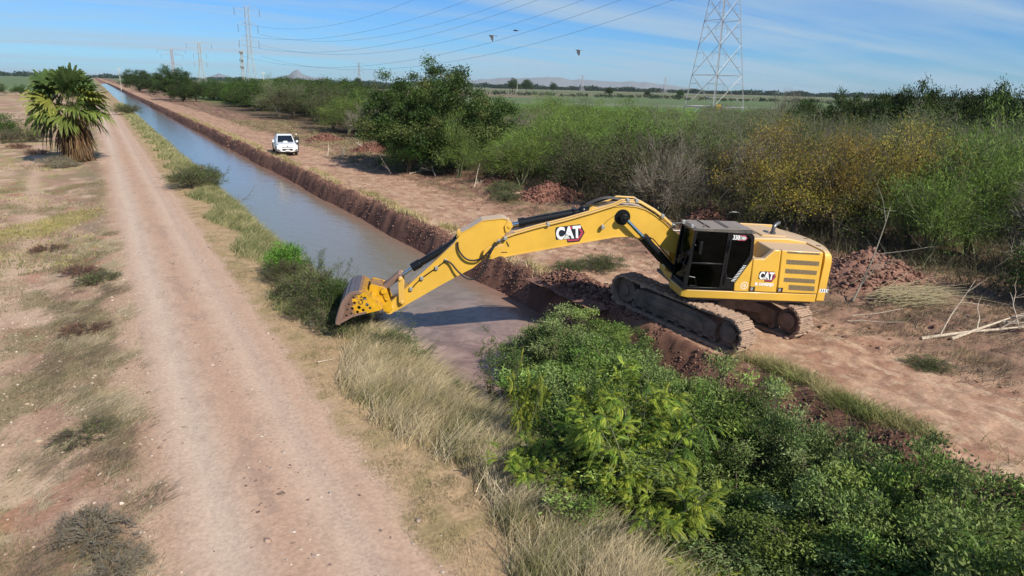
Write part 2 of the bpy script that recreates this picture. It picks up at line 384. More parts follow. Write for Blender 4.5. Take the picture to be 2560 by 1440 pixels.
# ---------------- water ----------------
t = NT('canal_water'); g = t.n('ShaderNodeNewGeometry').outputs['Position']
mpn = t.n('ShaderNodeMapping'); mpn.inputs['Scale'].default_value = (1, .55, 1); mpn.inputs['Rotation'].default_value = (0, 0, math.radians(25)); t.l(g, mpn.inputs[0])
rip = t.noise(5.5, 4, .6, mpn.outputs[0], .4); rip2 = t.noise(1.3, 3, .5, mpn.outputs[0])
spx = t.n('ShaderNodeSeparateXYZ'); t.l(g, spx.inputs[0])
big = t.noise(.55, 5, .6, g, 1.5)
yy = t.n('ShaderNodeMath', operation='MULTIPLY_ADD'); t.l(big, yy.inputs[0]); yy.inputs[1].default_value = 9; t.l(spx.outputs[1], yy.inputs[2])
mudf = t.rng(yy.outputs[0], 21.5, 31, 1, 0)                 # stirred mud where the bucket works
clean = t.mix(t.rng(spx.outputs[0], 7, 12.6, 0, 1), (.17, .17, .125), (.22, .175, .135))
mudc = t.mix(t.rng(t.noise(1.1, 6, .65, g, 1.0), .40, .62, 0, 1), (.19, .12, .095), (.36, .235, .19))
edge = t.rng(spx.outputs[0], 11.6, 12.8, 0, .8)
cc = t.mix(edge, t.mix(mudf, clean, mudc), (.26, .13, .095))
t.set(Base_Color=cc, Roughness=t.rng(mudf, 0, 1, .07, .30)); t.b.inputs['IOR'].default_value = 1.33; t.b.inputs['Specular IOR Level'].default_value = .5
adw = t.n('ShaderNodeMath', operation='MULTIPLY_ADD'); t.l(rip2, adw.inputs[0]); adw.inputs[1].default_value = 2.0; t.l(rip, adw.inputs[2])
t.bump(adw.outputs[0], .35, .035)
wx = np.linspace(4.9, 14.6, 40); wy = np.array(list(axis([(-30, 60, 1.5), (60, 200, 8)]))+geo(208, 900, 12, 1.1))
X, Y = np.meshgrid(wx, wy); I = np.arange(X.size).reshape(X.shape)
F = np.stack([I[:-1, :-1], I[:-1, 1:], I[1:, 1:], I[1:, :-1]], -1).reshape(-1, 4)
tag(link('canal_water', raw_mesh('canal_water', np.stack([X, Y, X*0+WZ], -1).reshape(-1, 3), F, t.m, None, True)), kind='structure')
# far ranges of hills, built where they stand
m_hill = flat('hill_hazy_grey', (.21, .22, .22), .95)  # grey lightened so the hills fade as if through haze
def hills(az0, az1, dist, prof, seed):
    V = []; n = 160; az = np.radians(np.linspace(az0, az1, n)); t_ = np.linspace(0, 1, n)
    hh = .50*np.interp(t_, [p[0] for p in prof], [p[1] for p in prof])*(.85+.3*fbm(t_*30, t_*0, seed, 4))
    for k, (dd, f) in enumerate(((-700, 0), (-280, .6), (0, 1), (350, .55), (900, 0))):
        hk = hh*f*(.9+.2*fbm(t_*22+k*3, t_*0+k, seed+3, 3))-3*(f == 0)
        V.append(np.stack([np.sin(az)*(dist+dd), np.cos(az)*(dist+dd), hk], -1))
    V = np.concatenate(V); I = np.arange(5*n).reshape(5, n); F = np.stack([I[:-1, :-1], I[:-1, 1:], I[1:, 1:], I[1:, :-1]], -1).reshape(-1, 4)
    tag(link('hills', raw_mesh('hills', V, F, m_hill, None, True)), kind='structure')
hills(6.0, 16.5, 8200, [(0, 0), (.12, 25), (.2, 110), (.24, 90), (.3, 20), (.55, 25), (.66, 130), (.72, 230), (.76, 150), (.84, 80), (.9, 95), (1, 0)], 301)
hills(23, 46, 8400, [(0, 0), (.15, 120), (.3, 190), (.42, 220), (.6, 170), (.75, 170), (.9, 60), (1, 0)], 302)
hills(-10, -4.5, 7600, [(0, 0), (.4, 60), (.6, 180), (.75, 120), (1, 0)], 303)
# ---------------- excavator ----------------
m_yel = simple('machine_yellow', (.66, .39, .055), .38, var=.10, scale=1.2, dirt=(.54, .39, .25), dirt_amt=.34, coat=.2)
m_yeld = simple('machine_yellow_dusty', (.60, .36, .07), .55, var=.08, scale=1.5, dirt=(.50, .36, .24), dirt_amt=.38)
m_buck = simple('bucket_paint_worn', (.58, .31, .012), .42, var=.2, scale=4, dirt=(.16, .085, .06), dirt_amt=.30)
def mudded(m):                                           # dried mud from the mouth of the bucket upward
    T_ = m.node_tree; bs = T_.nodes['Principled BSDF']; src = bs.inputs['Base Color'].links[0].from_socket
    tc_ = T_.nodes.new('ShaderNodeTexCoord'); s_ = T_.nodes.new('ShaderNodeSeparateXYZ'); T_.links.new(tc_.outputs['Object'], s_.inputs[0]); n_ = T_.nodes.new('ShaderNodeTexNoise'); n_.inputs['Scale'].default_value = 6; n_.inputs['Detail'].default_value = 6; T_.links.new(tc_.outputs['Object'], n_.inputs[0])
    a_ = T_.nodes.new('ShaderNodeMath'); a_.operation = 'MULTIPLY_ADD'; a_.inputs[1].default_value = .55; T_.links.new(n_.outputs['Fac'], a_.inputs[0]); T_.links.new(s_.outputs[0], a_.inputs[2])
    r_ = T_.nodes.new('ShaderNodeMapRange'); r_.inputs[1].default_value = 10.44; r_.inputs[2].default_value = 10.54; T_.links.new(a_.outputs[0], r_.inputs[0]); x = T_.nodes.new('ShaderNodeMix'); x.data_type = 'RGBA'; T_.links.new(r_.outputs[0], x.inputs[0]); T_.links.new(src, x.inputs[6]); x.inputs[7].default_value = (.15, .085, .062, 1); T_.links.new(x.outputs[2], bs.inputs['Base Color'])
    return m
m_bmud = simple('muddy_steel', (.19, .115, .085), .75, var=.25, scale=5, dirt=(.28, .17, .13), dirt_amt=.4)
m_bsteel = simple('worn_steel', (.20, .21, .25), .38, metal=.5, var=.3, scale=9, dirt=(.17, .12, .10), dirt_amt=.35)
m_blk = simple('black_paint', (.008, .009, .010), .30, var=.1, dirt=(.06, .05, .045), dirt_amt=.03, spec=.35)
m_blkd = simple('black_paint_dusty', (.05, .048, .045), .6, var=.2, scale=3, dirt=(.24, .20, .165), dirt_amt=.62)
m_rub = simple('rubber_hose', (.018, .018, .018), .55, dirt=(.09, .07, .06), dirt_amt=.2)
m_chr = flat('chrome', (.62, .63, .64), .16, 1.0)
m_gry = simple('grey_steel', (.33, .33, .32), .5, metal=.3)
m_lou = simple('louvre_mesh', (.17, .125, .065), .8, var=.3, scale=40)
m_mud = simple('caked_mud', (.31, .21, .152), .95, var=.3, scale=3.5, dirt=(.36, .25, .17), dirt_amt=.35)
m_udk = simple('muddy_frame', (.17, .12, .092), .85, var=.4, scale=3, dirt=(.24, .15, .11), dirt_amt=.35)
m_wht = flat('white_vinyl', (.78, .78, .77), .5); m_drk = flat('dark_vinyl', (.012, .018, .026), .45); m_red = flat('crimson_vinyl', (.42, .045, .09), .5)
m_ltg = flat('pale_triangle', (.58, .60, .55), .5)
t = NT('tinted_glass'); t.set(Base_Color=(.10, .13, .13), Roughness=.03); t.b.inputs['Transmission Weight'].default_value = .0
tr = t.n('ShaderNodeBsdfTransparent'); tr.inputs[0].default_value = (.035, .05, .05, 1); gl = t.n('ShaderNodeBsdfGlossy'); gl.inputs['Roughness'].default_value = .04; gl.inputs[0].default_value = (.42, .55, .62, 1)  # gloss tinted blue so the panes read as reflecting sky
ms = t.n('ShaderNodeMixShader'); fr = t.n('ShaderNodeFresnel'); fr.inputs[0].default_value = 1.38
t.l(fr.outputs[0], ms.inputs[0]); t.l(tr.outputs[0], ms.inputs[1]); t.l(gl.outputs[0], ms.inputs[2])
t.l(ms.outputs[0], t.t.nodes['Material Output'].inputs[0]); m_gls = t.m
mudded(m_buck)
hd, pt, rl = math.radians(-67.658), math.radians(2.92), math.radians(-2.1)
f_ = Vector((math.sin(hd), math.cos(hd), 0)); l_ = Vector((-f_.y, f_.x, 0)); up_ = Vector((0, 0, 1))
f2 = f_*math.cos(pt)+up_*math.sin(pt); u2 = up_*math.cos(pt)-f_*math.sin(pt)
l2 = l_*math.cos(rl)+u2*math.sin(rl); u3 = u2*math.cos(rl)-l_*math.sin(rl)
ME = Matrix((f2, l2, u3)).transposed().to_4x4(); ME.translation = (15.06, 14.272, .237)
EX = tag(empty('excavator', mat=ME), 'large yellow crawler excavator reaching its long arm over the muddy canal', 'excavator')
# --- undercarriage: turned against the upper body ---
ta = math.radians(-62.66); ca, sa = math.cos(ta), math.sin(ta)
def T(a, b, z): return (a*ca-b*sa, a*sa+b*ca, z)         # a forward along the tracks, b to the left, z up
def tmesh(mb):
    mb.v = [T(*v) for v in mb.v]; return mb
TL, TR, TZ = 1.98, .44, .47                                # half wheelbase, wheel radius, axle height
def loop(s):                                              # point and tangent on the track loop
    P = 4*TL+2*math.pi*TR; s %= P
    if s < 2*TL: return (TL-s, TZ+TR-.035*math.sin(math.pi*s/(2*TL))), (-1, 0)
    s -= 2*TL
    if s < math.pi*TR:
        q = math.pi/2+s/TR; return (-TL+TR*math.cos(q), TZ+TR*math.sin(q)), (-math.sin(q), math.cos(q))
    s -= math.pi*TR
    if s < 2*TL: return (-TL+s, TZ-TR), (1, 0)
    s -= 2*TL; q = -math.pi/2+s/TR; return (TL+TR*math.cos(q), TZ+TR*math.sin(q)), (-math.sin(q), math.cos(q))
P = 4*TL+2*math.pi*TR; NS = 46
for side in (1, -1):
    b0 = side*1.295
    tr_ = MB()
    rnd = random.Random(5+side)
    for i in range(NS):
        (x, z), (tx, tz) = loop((i+.5)*P/NS); nx, nz = tz, -tx
        if (x*0+nx*(0)+1) and (nx*(x)+nz*(z-TZ)) < 0: nx, nz = -nx, -nz
        h = P/NS/2*.93; w = .30
        def q(a, n, bb): return (x+tx*a+nx*n, b0+bb, z+tz*a+nz*n)
        j = rnd.uniform(0, .018)
        vs = [q(-h, -.03, -w), q(h, -.03, -w), q(h, .03+j, -w), q(-h, .03+j, -w), q(-h, -.03, w), q(h, -.03, w), q(h, .03+j, w), q(-h, .03+j, w)]
        tr_.add(vs, [(0,1,2,3),(4,7,6,5),(0,4,5,1),(1,5,6,2),(2,6,7,3),(3,7,4,0)])
        for g0 in (-.055, 0, .055):
            vs = [q(g0-.008, .03, -w), q(g0+.008, .03, -w), q(g0+.006, .062+j, -w), q(g0-.006, .062+j, -w), q(g0-.008, .03, w), q(g0+.008, .03, w), q(g0+.006, .062+j, w), q(g0-.006, .062+j, w)]
            tr_.add(vs, [(0,1,2,3),(4,7,6,5),(0,4,5,1),(1,5,6,2),(2,6,7,3),(3,7,4,0)])
        for _ in range(5):                                # clods of mud stuck on the shoe
            bb = rnd.uniform(-w, w); aa = rnd.uniform(-h, h); r = rnd.uniform(.03, .075)
            c = q(aa, .03, bb); tr_.ball(c, r, 6, 4, (1.2, 1.4, .8))
    tko = tmesh(tr_).build('track', m_mud, EX)
    mb = MB()                                             # side frame, boxed, under the loop
    mb.prism([(-1.55, .15), (1.5, .15), (1.6, .42), (1.5, .66), (.6, .74), (-.9, .74), (-1.55, .62)], b0-.20, b0+.20)
    mb.prism([(-1.2, .36), (1.1, .36), (1.0, .56), (-1.0, .60)], b0+side*.20, b0+side*.235)
    tmesh(mb).build('track_frame', m_udk, tko, bevel=.02)
    mb = MB(); mb.cyl((-TL, b0-.12, TZ), (-TL, b0+.12, TZ), .36, n=22); mb.cyl((-TL, b0-.20, TZ), (-TL, b0+.20, TZ), .24, n=18)
    for k in range(12):
        a = k*math.pi/6; mb.cyl((-TL+.2*math.cos(a), b0+side*.2, TZ+.2*math.sin(a)), (-TL+.2*math.cos(a), b0+side*.215, TZ+.2*math.sin(a)), .02, n=6)
    tmesh(mb).build('sprocket', m_udk, tko, bevel=.01)
    mb = MB(); mb.cyl((TL, b0-.13, TZ), (TL, b0+.13, TZ), .38, n=22); mb.cyl((TL, b0-.19, TZ), (TL, b0+.19, TZ), .16, n=18)
    tmesh(mb).build('idler', m_udk, tko, bevel=.01)
    for k in range(8):
        a = -1.5+k*3.0/7; mb = MB(); mb.cyl((a, b0-.2, .175), (a, b0+.2, .175), .10, n=12); tmesh(mb).build('roller', m_udk, tko)
    for a in (-.65, .65):
        mb = MB(); mb.cyl((a, b0-.12, .80), (a, b0+.12, .80), .065, n=10); tmesh(mb).build('carrier_roller', m_udk, tko)
mb = MB(); mb.box((-.75, -.8, .5), (.75, .8, .86))
for s1 in (1, -1):
    for s2 in (1, -1):
        mb.add([(s1*.3, s2*.5, .5), (s1*.75, s2*.5, .5), (s1*1.35, s2*1.2, .42), (s1*.8, s2*1.2, .42), (s1*.3, s2*.5, .86), (s1*.75, s2*.5, .86), (s1*1.35, s2*1.2, .66), (s1*.8, s2*1.2, .66)], [(0,3,2,1),(4,5,6,7),(0,1,5,4),(1,2,6,5),(2,3,7,6),(3,0,4,7)])
tmesh(mb).build('carbody', m_udk, EX, bevel=.02)
mb = MB(); mb.cyl((0, 0, .86), (0, 0, 1.12), .68, n=32); mb.build('slewing_ring', m_udk, EX)
# --- upper body ---
def tail(y): return -math.sqrt(3.12**2-y*y)+.04
mb = MB()                                                 # main deck with its yellow skirts
mb.plan([(-2.47, -1.46), (-2.47, 1.46), (1.30, 1.46), (1.46, 1.35), (1.48, .52), (1.25, .42), (1.25, -.42), (1.1, -1.46)], 1.13, 1.36)
mb.box((.2, -.36, 1.36), (1.32, -.24, 1.95)); mb.box((.2, .24, 1.36), (1.32, .36, 1.95))
mb.prism([(-.2, 1.36), (1.35, 1.36), (1.42, 1.75), (.9, 1.8), (.45, 2.2), (-.1, 2.2)], -.3, -.26); mb.prism([(-.2, 1.36), (1.35, 1.36), (1.42, 1.75), (.9, 1.8), (.45, 2.2), (-.1, 2.2)], .26, .3)
deck = mb.build('upper_frame', m_yel, EX, bevel=.03)
mb = MB(); mb.plan([(-2.4, -1.35), (-2.4, 1.35), (1.2, 1.35), (1.2, -1.35)], 1.05, 1.128); mb.build('belly_plate', m_udk, deck)
mb = MB()                                                 # counterweight: curved tail
yy_ = np.linspace(-1.47, 1.47, 15)
def cw(z, ins, xi=-2.49):
    return [(xi, -1.47+ins, z), (xi, 1.47-ins, z)]+[(tail(y)+ins, y*(1-ins/1.47), z) for y in yy_[::-1]]
levels = [(1.135, .06), (1.19, 0), (1.5, 0), (2.30, .01), (2.47, .035), (2.55, .09), (2.585, .20)]
V = []; n = 0
for z, ins in levels:
    r = cw(z, ins); n = len(r); V += r
Fc = [tuple(range(n-1, -1, -1)), tuple(range((len(levels)-1)*n, len(levels)*n))]
for k in range(len(levels)-1):
    for i in range(n): Fc.append((k*n+i, k*n+(i+1)%n, (k+1)*n+(i+1)%n, (k+1)*n+i))
mb.add(V, Fc); cwt = mb.build('counterweight', m_yel, EX, smooth=True)
mb = MB()
for k in range(4):                                       # black and white chevrons
    x = -2.55-.065*k; mb.prism([(x, 1.44), (x-.025, 1.44), (x-.05, 1.48), (x-.025, 1.52), (x, 1.52), (x-.025, 1.48)], 1.468, 1.4745)
mb.build('chevron_marks', m_drk, cwt)
mb = MB(); mb.box((-2.79, 1.466, 1.43), (-2.53, 1.4715, 1.53)); mb.build('chevron_plate', m_wht, cwt)
# left housing and its doors
def panel(name, pts, y0=1.30, y1=1.485, parent=None, m=None, bev=.018):
    mb = MB(); mb.prism(pts, y0, y1); return mb.build(name, m or m_yel, parent or EX, bevel=bev)
panel('rear_door', [(-1.165, 2.585), (-2.385, 2.575), (-2.47, 1.375), (-1.268, 1.375)], bev=.03)
rd = bpy.data.objects['rear_door']
for a in ([(-1.32, 2.565), (-2.28, 2.55), (-2.285, 2.50), (-1.33, 2.51)], [(-1.35, 2.335), (-2.32, 2.315), (-2.325, 2.19), (-1.36, 2.205)], [(-1.37, 2.075), (-2.31, 2.05), (-2.315, 1.93), (-1.38, 1.95)], [(-1.38, 1.82), (-2.31, 1.80), (-2.32, 1.685), (-1.39, 1.70)], [(-1.57, 1.62), (-2.34, 1.60), (-2.36, 1.46), (-1.58, 1.48)]):
    mb = MB(); mb.prism(a, 1.48, 1.489)
    for k in range(1, 9):
        xx = a[0][0]+(a[1][0]-a[0][0])*k/9; mb.box((xx-.006, 1.488, a[2][1]+.01), (xx+.006, 1.493, a[1][1]-.005))
    mb.build('louvre', m_lou, rd)
md = panel('middle_door', [(-1.145, 2.59), (-.96, 2.585), (-.70, 2.32), (-.395, 2.30), (-.445, 1.375), (-1.245, 1.375)], bev=.03)
pf = panel('front_side_panel', [(-.375, 2.295), (.02, 1.60), (.0, 1.375), (-.425, 1.375)])
for x, par in ((-.52, md), (-1.34, rd)):
    mb = MB(); mb.box((x-.075, 1.484, 1.405), (x+.075, 1.491, 1.525)); o = mb.build('door_latch', m_blk, par)
    mb = MB(); mb.box((x-.02, 1.491, 1.42), (x+.055, 1.497, 1.505)); mb.build('latch_handle', m_gry, o)
mb = MB(); mb.box((-2.47, .40, 1.365), (-.02, 1.30, 2.22)); mb.prism([(-.72, 2.2), (-.97, 2.565), (-2.47, 2.555), (-2.47, 2.2)], .42, 1.31); mb.build('side_housing', m_yeld, EX, bevel=.02)
mb = MB(); mb.prism([(-.38, 1.37), (-.38, 2.56), (-.55, 2.64), (-1.9, 2.68), (-2.5, 2.60), (-2.47, 1.37)], -1.46, .43); hood = mb.build('engine_hood', m_yeld, EX, bevel=.04)
mb = MB(); mb.box((-1.95, -.9, 2.62), (-1.2, .2, 2.70)); mb.box((-2.3, -1.35, 2.56), (-.7, -1.30, 2.7)); mb.build('hood_cover', m_yeld, hood, bevel=.02)
mb = MB()
for x, y in ((-2.66, .75), (-2.75, -.1)): mb.cyl((x, y, 2.575), (x, y, 2.592), .075, n=14)
mb.build('lifting_socket', m_lou, cwt)
mb = MB(); mb.tube([(-1.62, .0, 2.62), (-1.62, .0, 2.84), (-1.64, -.02, 2.93), (-1.75, -.08, 2.99), (-1.83, -.12, 3.01)], .055, 12, 1); mb.cyl((-1.62, 0, 2.66), (-1.62, 0, 2.76), .085, n=14); mb.build('exhaust_pipe', simple('exhaust_metal', (.13, .13, .14), .45, metal=.7), EX)
mb = MB(); mb.box((-.36, -1.46, 1.37), (1.1, -.5, 2.16)); mb.box((-.36, -1.4, 2.16), (.1, -.6, 2.3)); mb.build('tank_box', m_yeld, EX, bevel=.04)
mb = MB(); mb.tube([(.9, -1.38, 2.16), (.9, -1.38, 2.5), (.8, -1.38, 2.6), (-.2, -1.38, 2.6), (-.3, -1.38, 2.5), (-.3, -1.38, 2.2)], .018, 7, 1); mb.tube([(-.3, -1.38, 2.35), (.9, -1.38, 2.35)], .014, 6)
mb.tube([(-.75, -1.3, 2.66), (-.75, -1.3, 2.95), (-.85, -1.3, 3.03), (-1.1, -1.3, 3.03), (-1.2, -1.3, 2.95), (-1.2, -1.3, 2.66)], .018, 7, 1)
mb.build('handrail', m_blk, EX)
# --- cab, hollow with glass ---
CB = MB()
y0, y1 = .47, 1.45
for ya, yb in ((y1-.06, y1), (y0, y0+.06)):
    CB.ring([(1.44, 1.37), (1.385, 2.96), (1.30, 3.03), (.36, 3.05), (.36, 1.37)], [(1.345, 1.44), (1.30, 2.93), (1.27, 2.965), (.44, 2.985), (.42, 1.44)], ya, yb)
    CB.ring([(.355, 1.37), (.355, 3.05), (-.20, 3.04), (-.33, 2.9), (-.385, 2.32), (.015, 1.60), (.03, 1.37)], [(.30, 1.75), (.30, 2.93), (-.13, 2.93), (-.24, 2.82), (-.28, 2.40), (.02, 1.86), (.1, 1.72)], ya, yb)
    CB.box((.42, ya+.005, 2.085), (1.34, yb-.005, 2.13))
CB.box((-.36, y0, 2.0), (-.31, y1, 2.95)) if False else None
CB.ring([(0, 0)]*0 or [(-.30, 2.95), (-.385, 2.32), (-.36, 2.32), (-.27, 2.95)], [(-.30, 2.95), (-.385, 2.32), (-.36, 2.32), (-.27, 2.95)], y0, y1)
CB.prism([(.0, 1.37), (.02, 1.6), (-.385, 2.32), (-.40, 2.30), (-.02, 1.6), (-.02, 1.37)], y0, y1-.06)
CB.box((0, y0, 1.36), (1.46, y1, 1.42)); CB.box((1.36, y0+.06, 1.42), (1.42, y1-.06, 1.50)); CB.box((1.28, y0+.06, 2.93), (1.36, y1-.06, 3.03))
CB.box((1.37, y0+.06, 1.95), (1.40, y1-.06, 1.99))
cab_ = CB.build('cab', m_blk, EX, bevel=.012)
mb = MB(); mb.prism([(1.40, 3.0), (1.32, 3.075), (-.20, 3.105), (-.32, 3.04), (-.32, 2.99)], y0-.02, y1+.02)
for x in (.95, .45): mb.box((x-.02, y0+.04, 3.06), (x+.02, y1-.04, 3.115))
mb.box((.05, y0+.12, 3.07), (.40, y1-.12, 3.12)); mb.cyl((1.1, y1-.1, 3.07), (1.1, y1-.1, 3.16), .018, n=8)
mb.build('roof', m_blkd, cab_, bevel=.02)
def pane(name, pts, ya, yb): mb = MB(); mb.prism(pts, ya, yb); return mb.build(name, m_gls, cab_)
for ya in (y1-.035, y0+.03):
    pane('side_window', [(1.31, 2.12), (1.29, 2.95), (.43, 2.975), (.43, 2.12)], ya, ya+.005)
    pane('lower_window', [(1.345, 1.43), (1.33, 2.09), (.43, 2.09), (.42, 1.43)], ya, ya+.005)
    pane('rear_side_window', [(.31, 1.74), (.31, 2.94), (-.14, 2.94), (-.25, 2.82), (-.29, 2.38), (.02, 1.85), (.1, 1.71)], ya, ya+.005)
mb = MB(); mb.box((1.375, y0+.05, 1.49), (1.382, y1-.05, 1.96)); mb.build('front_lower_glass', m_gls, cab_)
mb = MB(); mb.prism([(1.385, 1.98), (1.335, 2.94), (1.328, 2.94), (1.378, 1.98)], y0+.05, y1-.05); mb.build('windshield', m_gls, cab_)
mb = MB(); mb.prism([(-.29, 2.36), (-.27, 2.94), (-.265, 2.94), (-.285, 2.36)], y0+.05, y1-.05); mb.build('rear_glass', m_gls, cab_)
mb = MB()                                                # door furniture
mb.tube([(.30, y1+.01, 1.55), (.30, y1+.05, 1.6), (.30, y1+.05, 1.8), (.30, y1+.01, 1.85)], .014, 7); mb.tube([(.37, y1+.005, 2.45), (.37, y1+.05, 2.5), (.36, y1+.05, 2.75), (.36, y1+.005, 2.8)], .014, 7)
mb.tube([(1.28, y1+.01, 1.48), (1.1, y1+.03, 1.50), (1.18, y1+.03, 1.72), (1.34, y1+.01, 1.74)], .012, 6)
mb.box((.355, y1-.02, 2.52), (.40, y1+.03, 2.64)); mb.box((.10, y1-.01, 1.42), (.22, y1+.012, 1.48)); mb.build('door_handle', m_blk, cab_)
mb = MB(); mb.tube([(.72, y1-.08, 2.97), (.79, y1-.09, 2.75), (.86, y1-.1, 2.45), (.87, y1-.09, 2.13)], .017, 6, 1); mb.build('door_blind_strap', flat('strap_green_grey', (.22, .28, .25), .6), cab_)
mb = MB(); mb.tube([(1.36, y1, 2.62), (1.38, y1+.10, 2.66), (1.34, y1+.13, 2.62)], .012, 6); mb.box((1.16, y1+.10, 2.40), (1.24, y1+.16, 2.74)); mo = mb.build('mirror', m_blk, cab_, bevel=.02)
mb = MB(); mb.box((1.36, y0+.1, 3.0), (1.44, y0+.22, 3.1)); mb.box((1.36, y1-.25, 3.03), (1.44, y1-.13, 3.12)); mb.build('work_light', m_gry, cab_, bevel=.01)
mb = MB(); mb.tube([(1.40, .95, 1.99), (1.42, .9, 2.2), (1.40, .75, 2.75)], .012, 5); mb.tube([(1.47, y1-.12, 1.75), (1.50, y1-.12, 2.05), (1.44, y1-.12, 2.25)], .014, 6); mb.build('wiper', m_blk, cab_)
mb = MB()                                                # seat
mb.box((.42, .72, 1.55), (.92, 1.22, 1.72)); mb.box((.36, .74, 1.68), (.50, 1.20, 2.38)); mb.box((.40, .84, 2.38), (.48, 1.10, 2.58)); mb.box((.45, .60, 1.82), (.85, .70, 1.9)); mb.box((.45, 1.24, 1.82), (.85, 1.33, 1.9))
mb.box((1.05, .8, 1.42), (1.25, 1.1, 1.5)); mb.cyl((.86, 1.29, 1.9), (.9, 1.29, 2.08), .018, n=8); mb.cyl((.86, .65, 1.9), (.9, .65, 2.08), .018, n=8)
mb.build('seat', flat('seat_cloth', (.05, .055, .06), .8), cab_, bevel=.03)
mb = MB()                                                # ventilation slits down the cab's rear corner
for k in range(11):
    a = k/10; x = .03-.245*a+.02; z = 1.62+.44*a+.03; w = .105-.03*a
    mb.prism([(x+.01+w*.5, z), (x-.035-w*.12, z+.0), (x-.035-w*.12, z+.017), (x+.01+w*.5, z+.017)], y1, y1+.006)
mb.build('vent_slits', m_wht, cab_)
# --- lettering ---
def text_mesh(s, size, bold=0, sx=1.0):
    cu = bpy.data.curves.new('t', 'FONT'); cu.body = s; cu.size = size; cu.offset = bold; cu.align_x = 'LEFT'; cu.fill_mode = 'BOTH'
    ob = bpy.data.objects.new('t', cu); COL.objects.link(ob); dg = bpy.context.evaluated_depsgraph_get(); dg.update()
    me = bpy.data.meshes.new_from_object(ob.evaluated_get(dg)); COL.objects.unlink(ob); bpy.data.objects.remove(ob)
    v = np.array([tuple(a.co) for a in me.vertices]); v[:, 0] *= sx
    return v, [tuple(p.vertices) for p in me.polygons]
def decal_pts(V, ox, oz, ang, y):                        # decal axes: right = -x, up = z
    out_ = []
    for v in V:
        a, b = v[0]*math.cos(ang)-v[1]*math.sin(ang), v[0]*math.sin(ang)+v[1]*math.cos(ang)
        out_.append((ox-a, y, oz+b))
    return out_
def letters(name, s, size, ox, oz, ang, y, mat, parent, bold=0, sx=1.0, th=.002):
    v, fs = text_mesh(s, size, bold, sx); P_ = decal_pts(v, ox, oz, ang, y)
    me = bpy.data.meshes.new(name); n_ = len(P_); me.from_pydata(P_, [], [tuple(reversed(f)) for f in fs]); me.materials.append(mat)
    return link(name, me, parent)
def poly(name, pts, ox, oz, ang, y, mat, parent, th=.0015):
    P_ = decal_pts(pts, ox, oz, ang, y); mb = MB(); mb.prism([(p[0], p[2]) for p in P_], y-th, y); return mb.build(name, mat, parent)
def logo(ox, oz, ang, y, s, parent):                     # origin at lower left of the letter block; s = letter height
    k = s/.27
    hexo = [(.30*k, -.10*k), (.56*k, -.10*k), (.70*k, .10*k), (.60*k, .30*k), (.34*k, .30*k), (.20*k, .02*k)]
    hexi = [(.35*k, -.055*k), (.53*k, -.055*k), (.635*k, .10*k), (.56*k, .25*k), (.40*k, .25*k), (.28*k, .02*k)]
    base = poly('logo_badge', [(-.035*k, -.03*k), (-.05*k, .22*k), (-.02*k, .305*k), (.34*k, .32*k), (.625*k, .33*k), (.735*k, .10*k), (.585*k, -.135*k), (.27*k, -.135*k), (.24*k, -.03*k)], ox, oz, ang, y+.002, m_drk, parent)
    poly('logo_edge', hexo, ox, oz, ang, y+.004, m_red, base); poly('logo_core', hexi, ox, oz, ang, y+.006, m_drk, base)
    letters('logo_letters', 'CAT', .43*k, ox+.02*k, oz-.015*k, ang, y+.0085, m_wht, base, .02*k, .76)
    poly('logo_triangle', [(.135*k, -.028*k), (.365*k, -.028*k), (.25*k, .105*k)], ox, oz, ang, y+.0105, m_drk, base)
    poly('logo_triangle', [(.155*k, -.022*k), (.345*k, -.022*k), (.25*k, .09*k)], ox, oz, ang, y+.0125, m_ltg, base)
logo(-.66, 1.77, math.radians(-1), 1.486, .175, md)
letters('owner_lettering', 'EL CANGREJO', .108, -.57, 1.575, math.radians(-1.5), 1.489, m_wht, md, .006, .80)
letters('number_mark', '10', .125, -.205, 1.50, 0, 1.489, m_wht, pf, .003, .85)
mb = MB(); n = 28; o_ = [(-.27+.105*math.cos(2*math.pi*i/n), 1.545+.105*math.sin(2*math.pi*i/n)) for i in range(n)]; i_ = [(-.27+.09*math.cos(2*math.pi*i/n), 1.545+.09*math.sin(2*math.pi*i/n)) for i in range(n)]
mb.ring(o_, i_, 1.4855, 1.489); mb.build('number_ring', m_wht, pf)
bd = poly('model_badge', [(.13, -.02), (.33, -.02), (.40, .05), (.33, .125), (.13, .125)], .27, 2.81, 0, y1+.003, m_red, cab_)
poly('badge_core', [(.13, .0), (.31, .0), (.365, .05), (.31, .105), (.13, .105)], .27, 2.81, 0, y1+.005, m_gry, bd)
letters('model_number', '330', .175, .29, 2.81, 0, y1+.0075, m_wht, bd, .006, .74); letters('model_letters', 'GC', .085, .02, 2.83, 0, y1+.0075, m_wht, bd, .004, .85)
# --- boom ---
btop = [(6.55, 2.06), (6.3, 2.28), (6.03, 2.39), (5.4, 2.59), (4.62, 2.83), (3.9, 3.08), (3.61, 3.20), (3.3, 3.29), (2.99, 3.33), (2.68, 3.32), (2.41, 3.26), (2.14, 3.13), (1.82, 2.93), (1.6, 2.76), (1.1, 2.42), (.55, 2.18), (.36, 2.13)]
bbot = [(6.60, 1.78), (6.25, 1.75), (6.01, 1.81), (4.12, 2.25), (3.2, 2.46), (2.82, 2.50), (2.56, 2.48), (2.22, 2.39), (1.88, 2.27), (1.54, 2.13), (1.0, 1.93), (.5, 1.82), (.36, 1.87)]
mb = MB(); mb.prism(btop+bbot[::-1], -.29, .29)
for ya, yb in ((-.315, .315),):                          # flange plates along the top and bottom edges
    for E_, s_ in ((btop[1:], 1), (bbot[1:], -1)):
        for a, b in zip(E_[:-1], E_[1:]):
            mb.prism([a, b, (b[0], b[1]+.022*s_), (a[0], a[1]+.022*s_)], ya, yb)
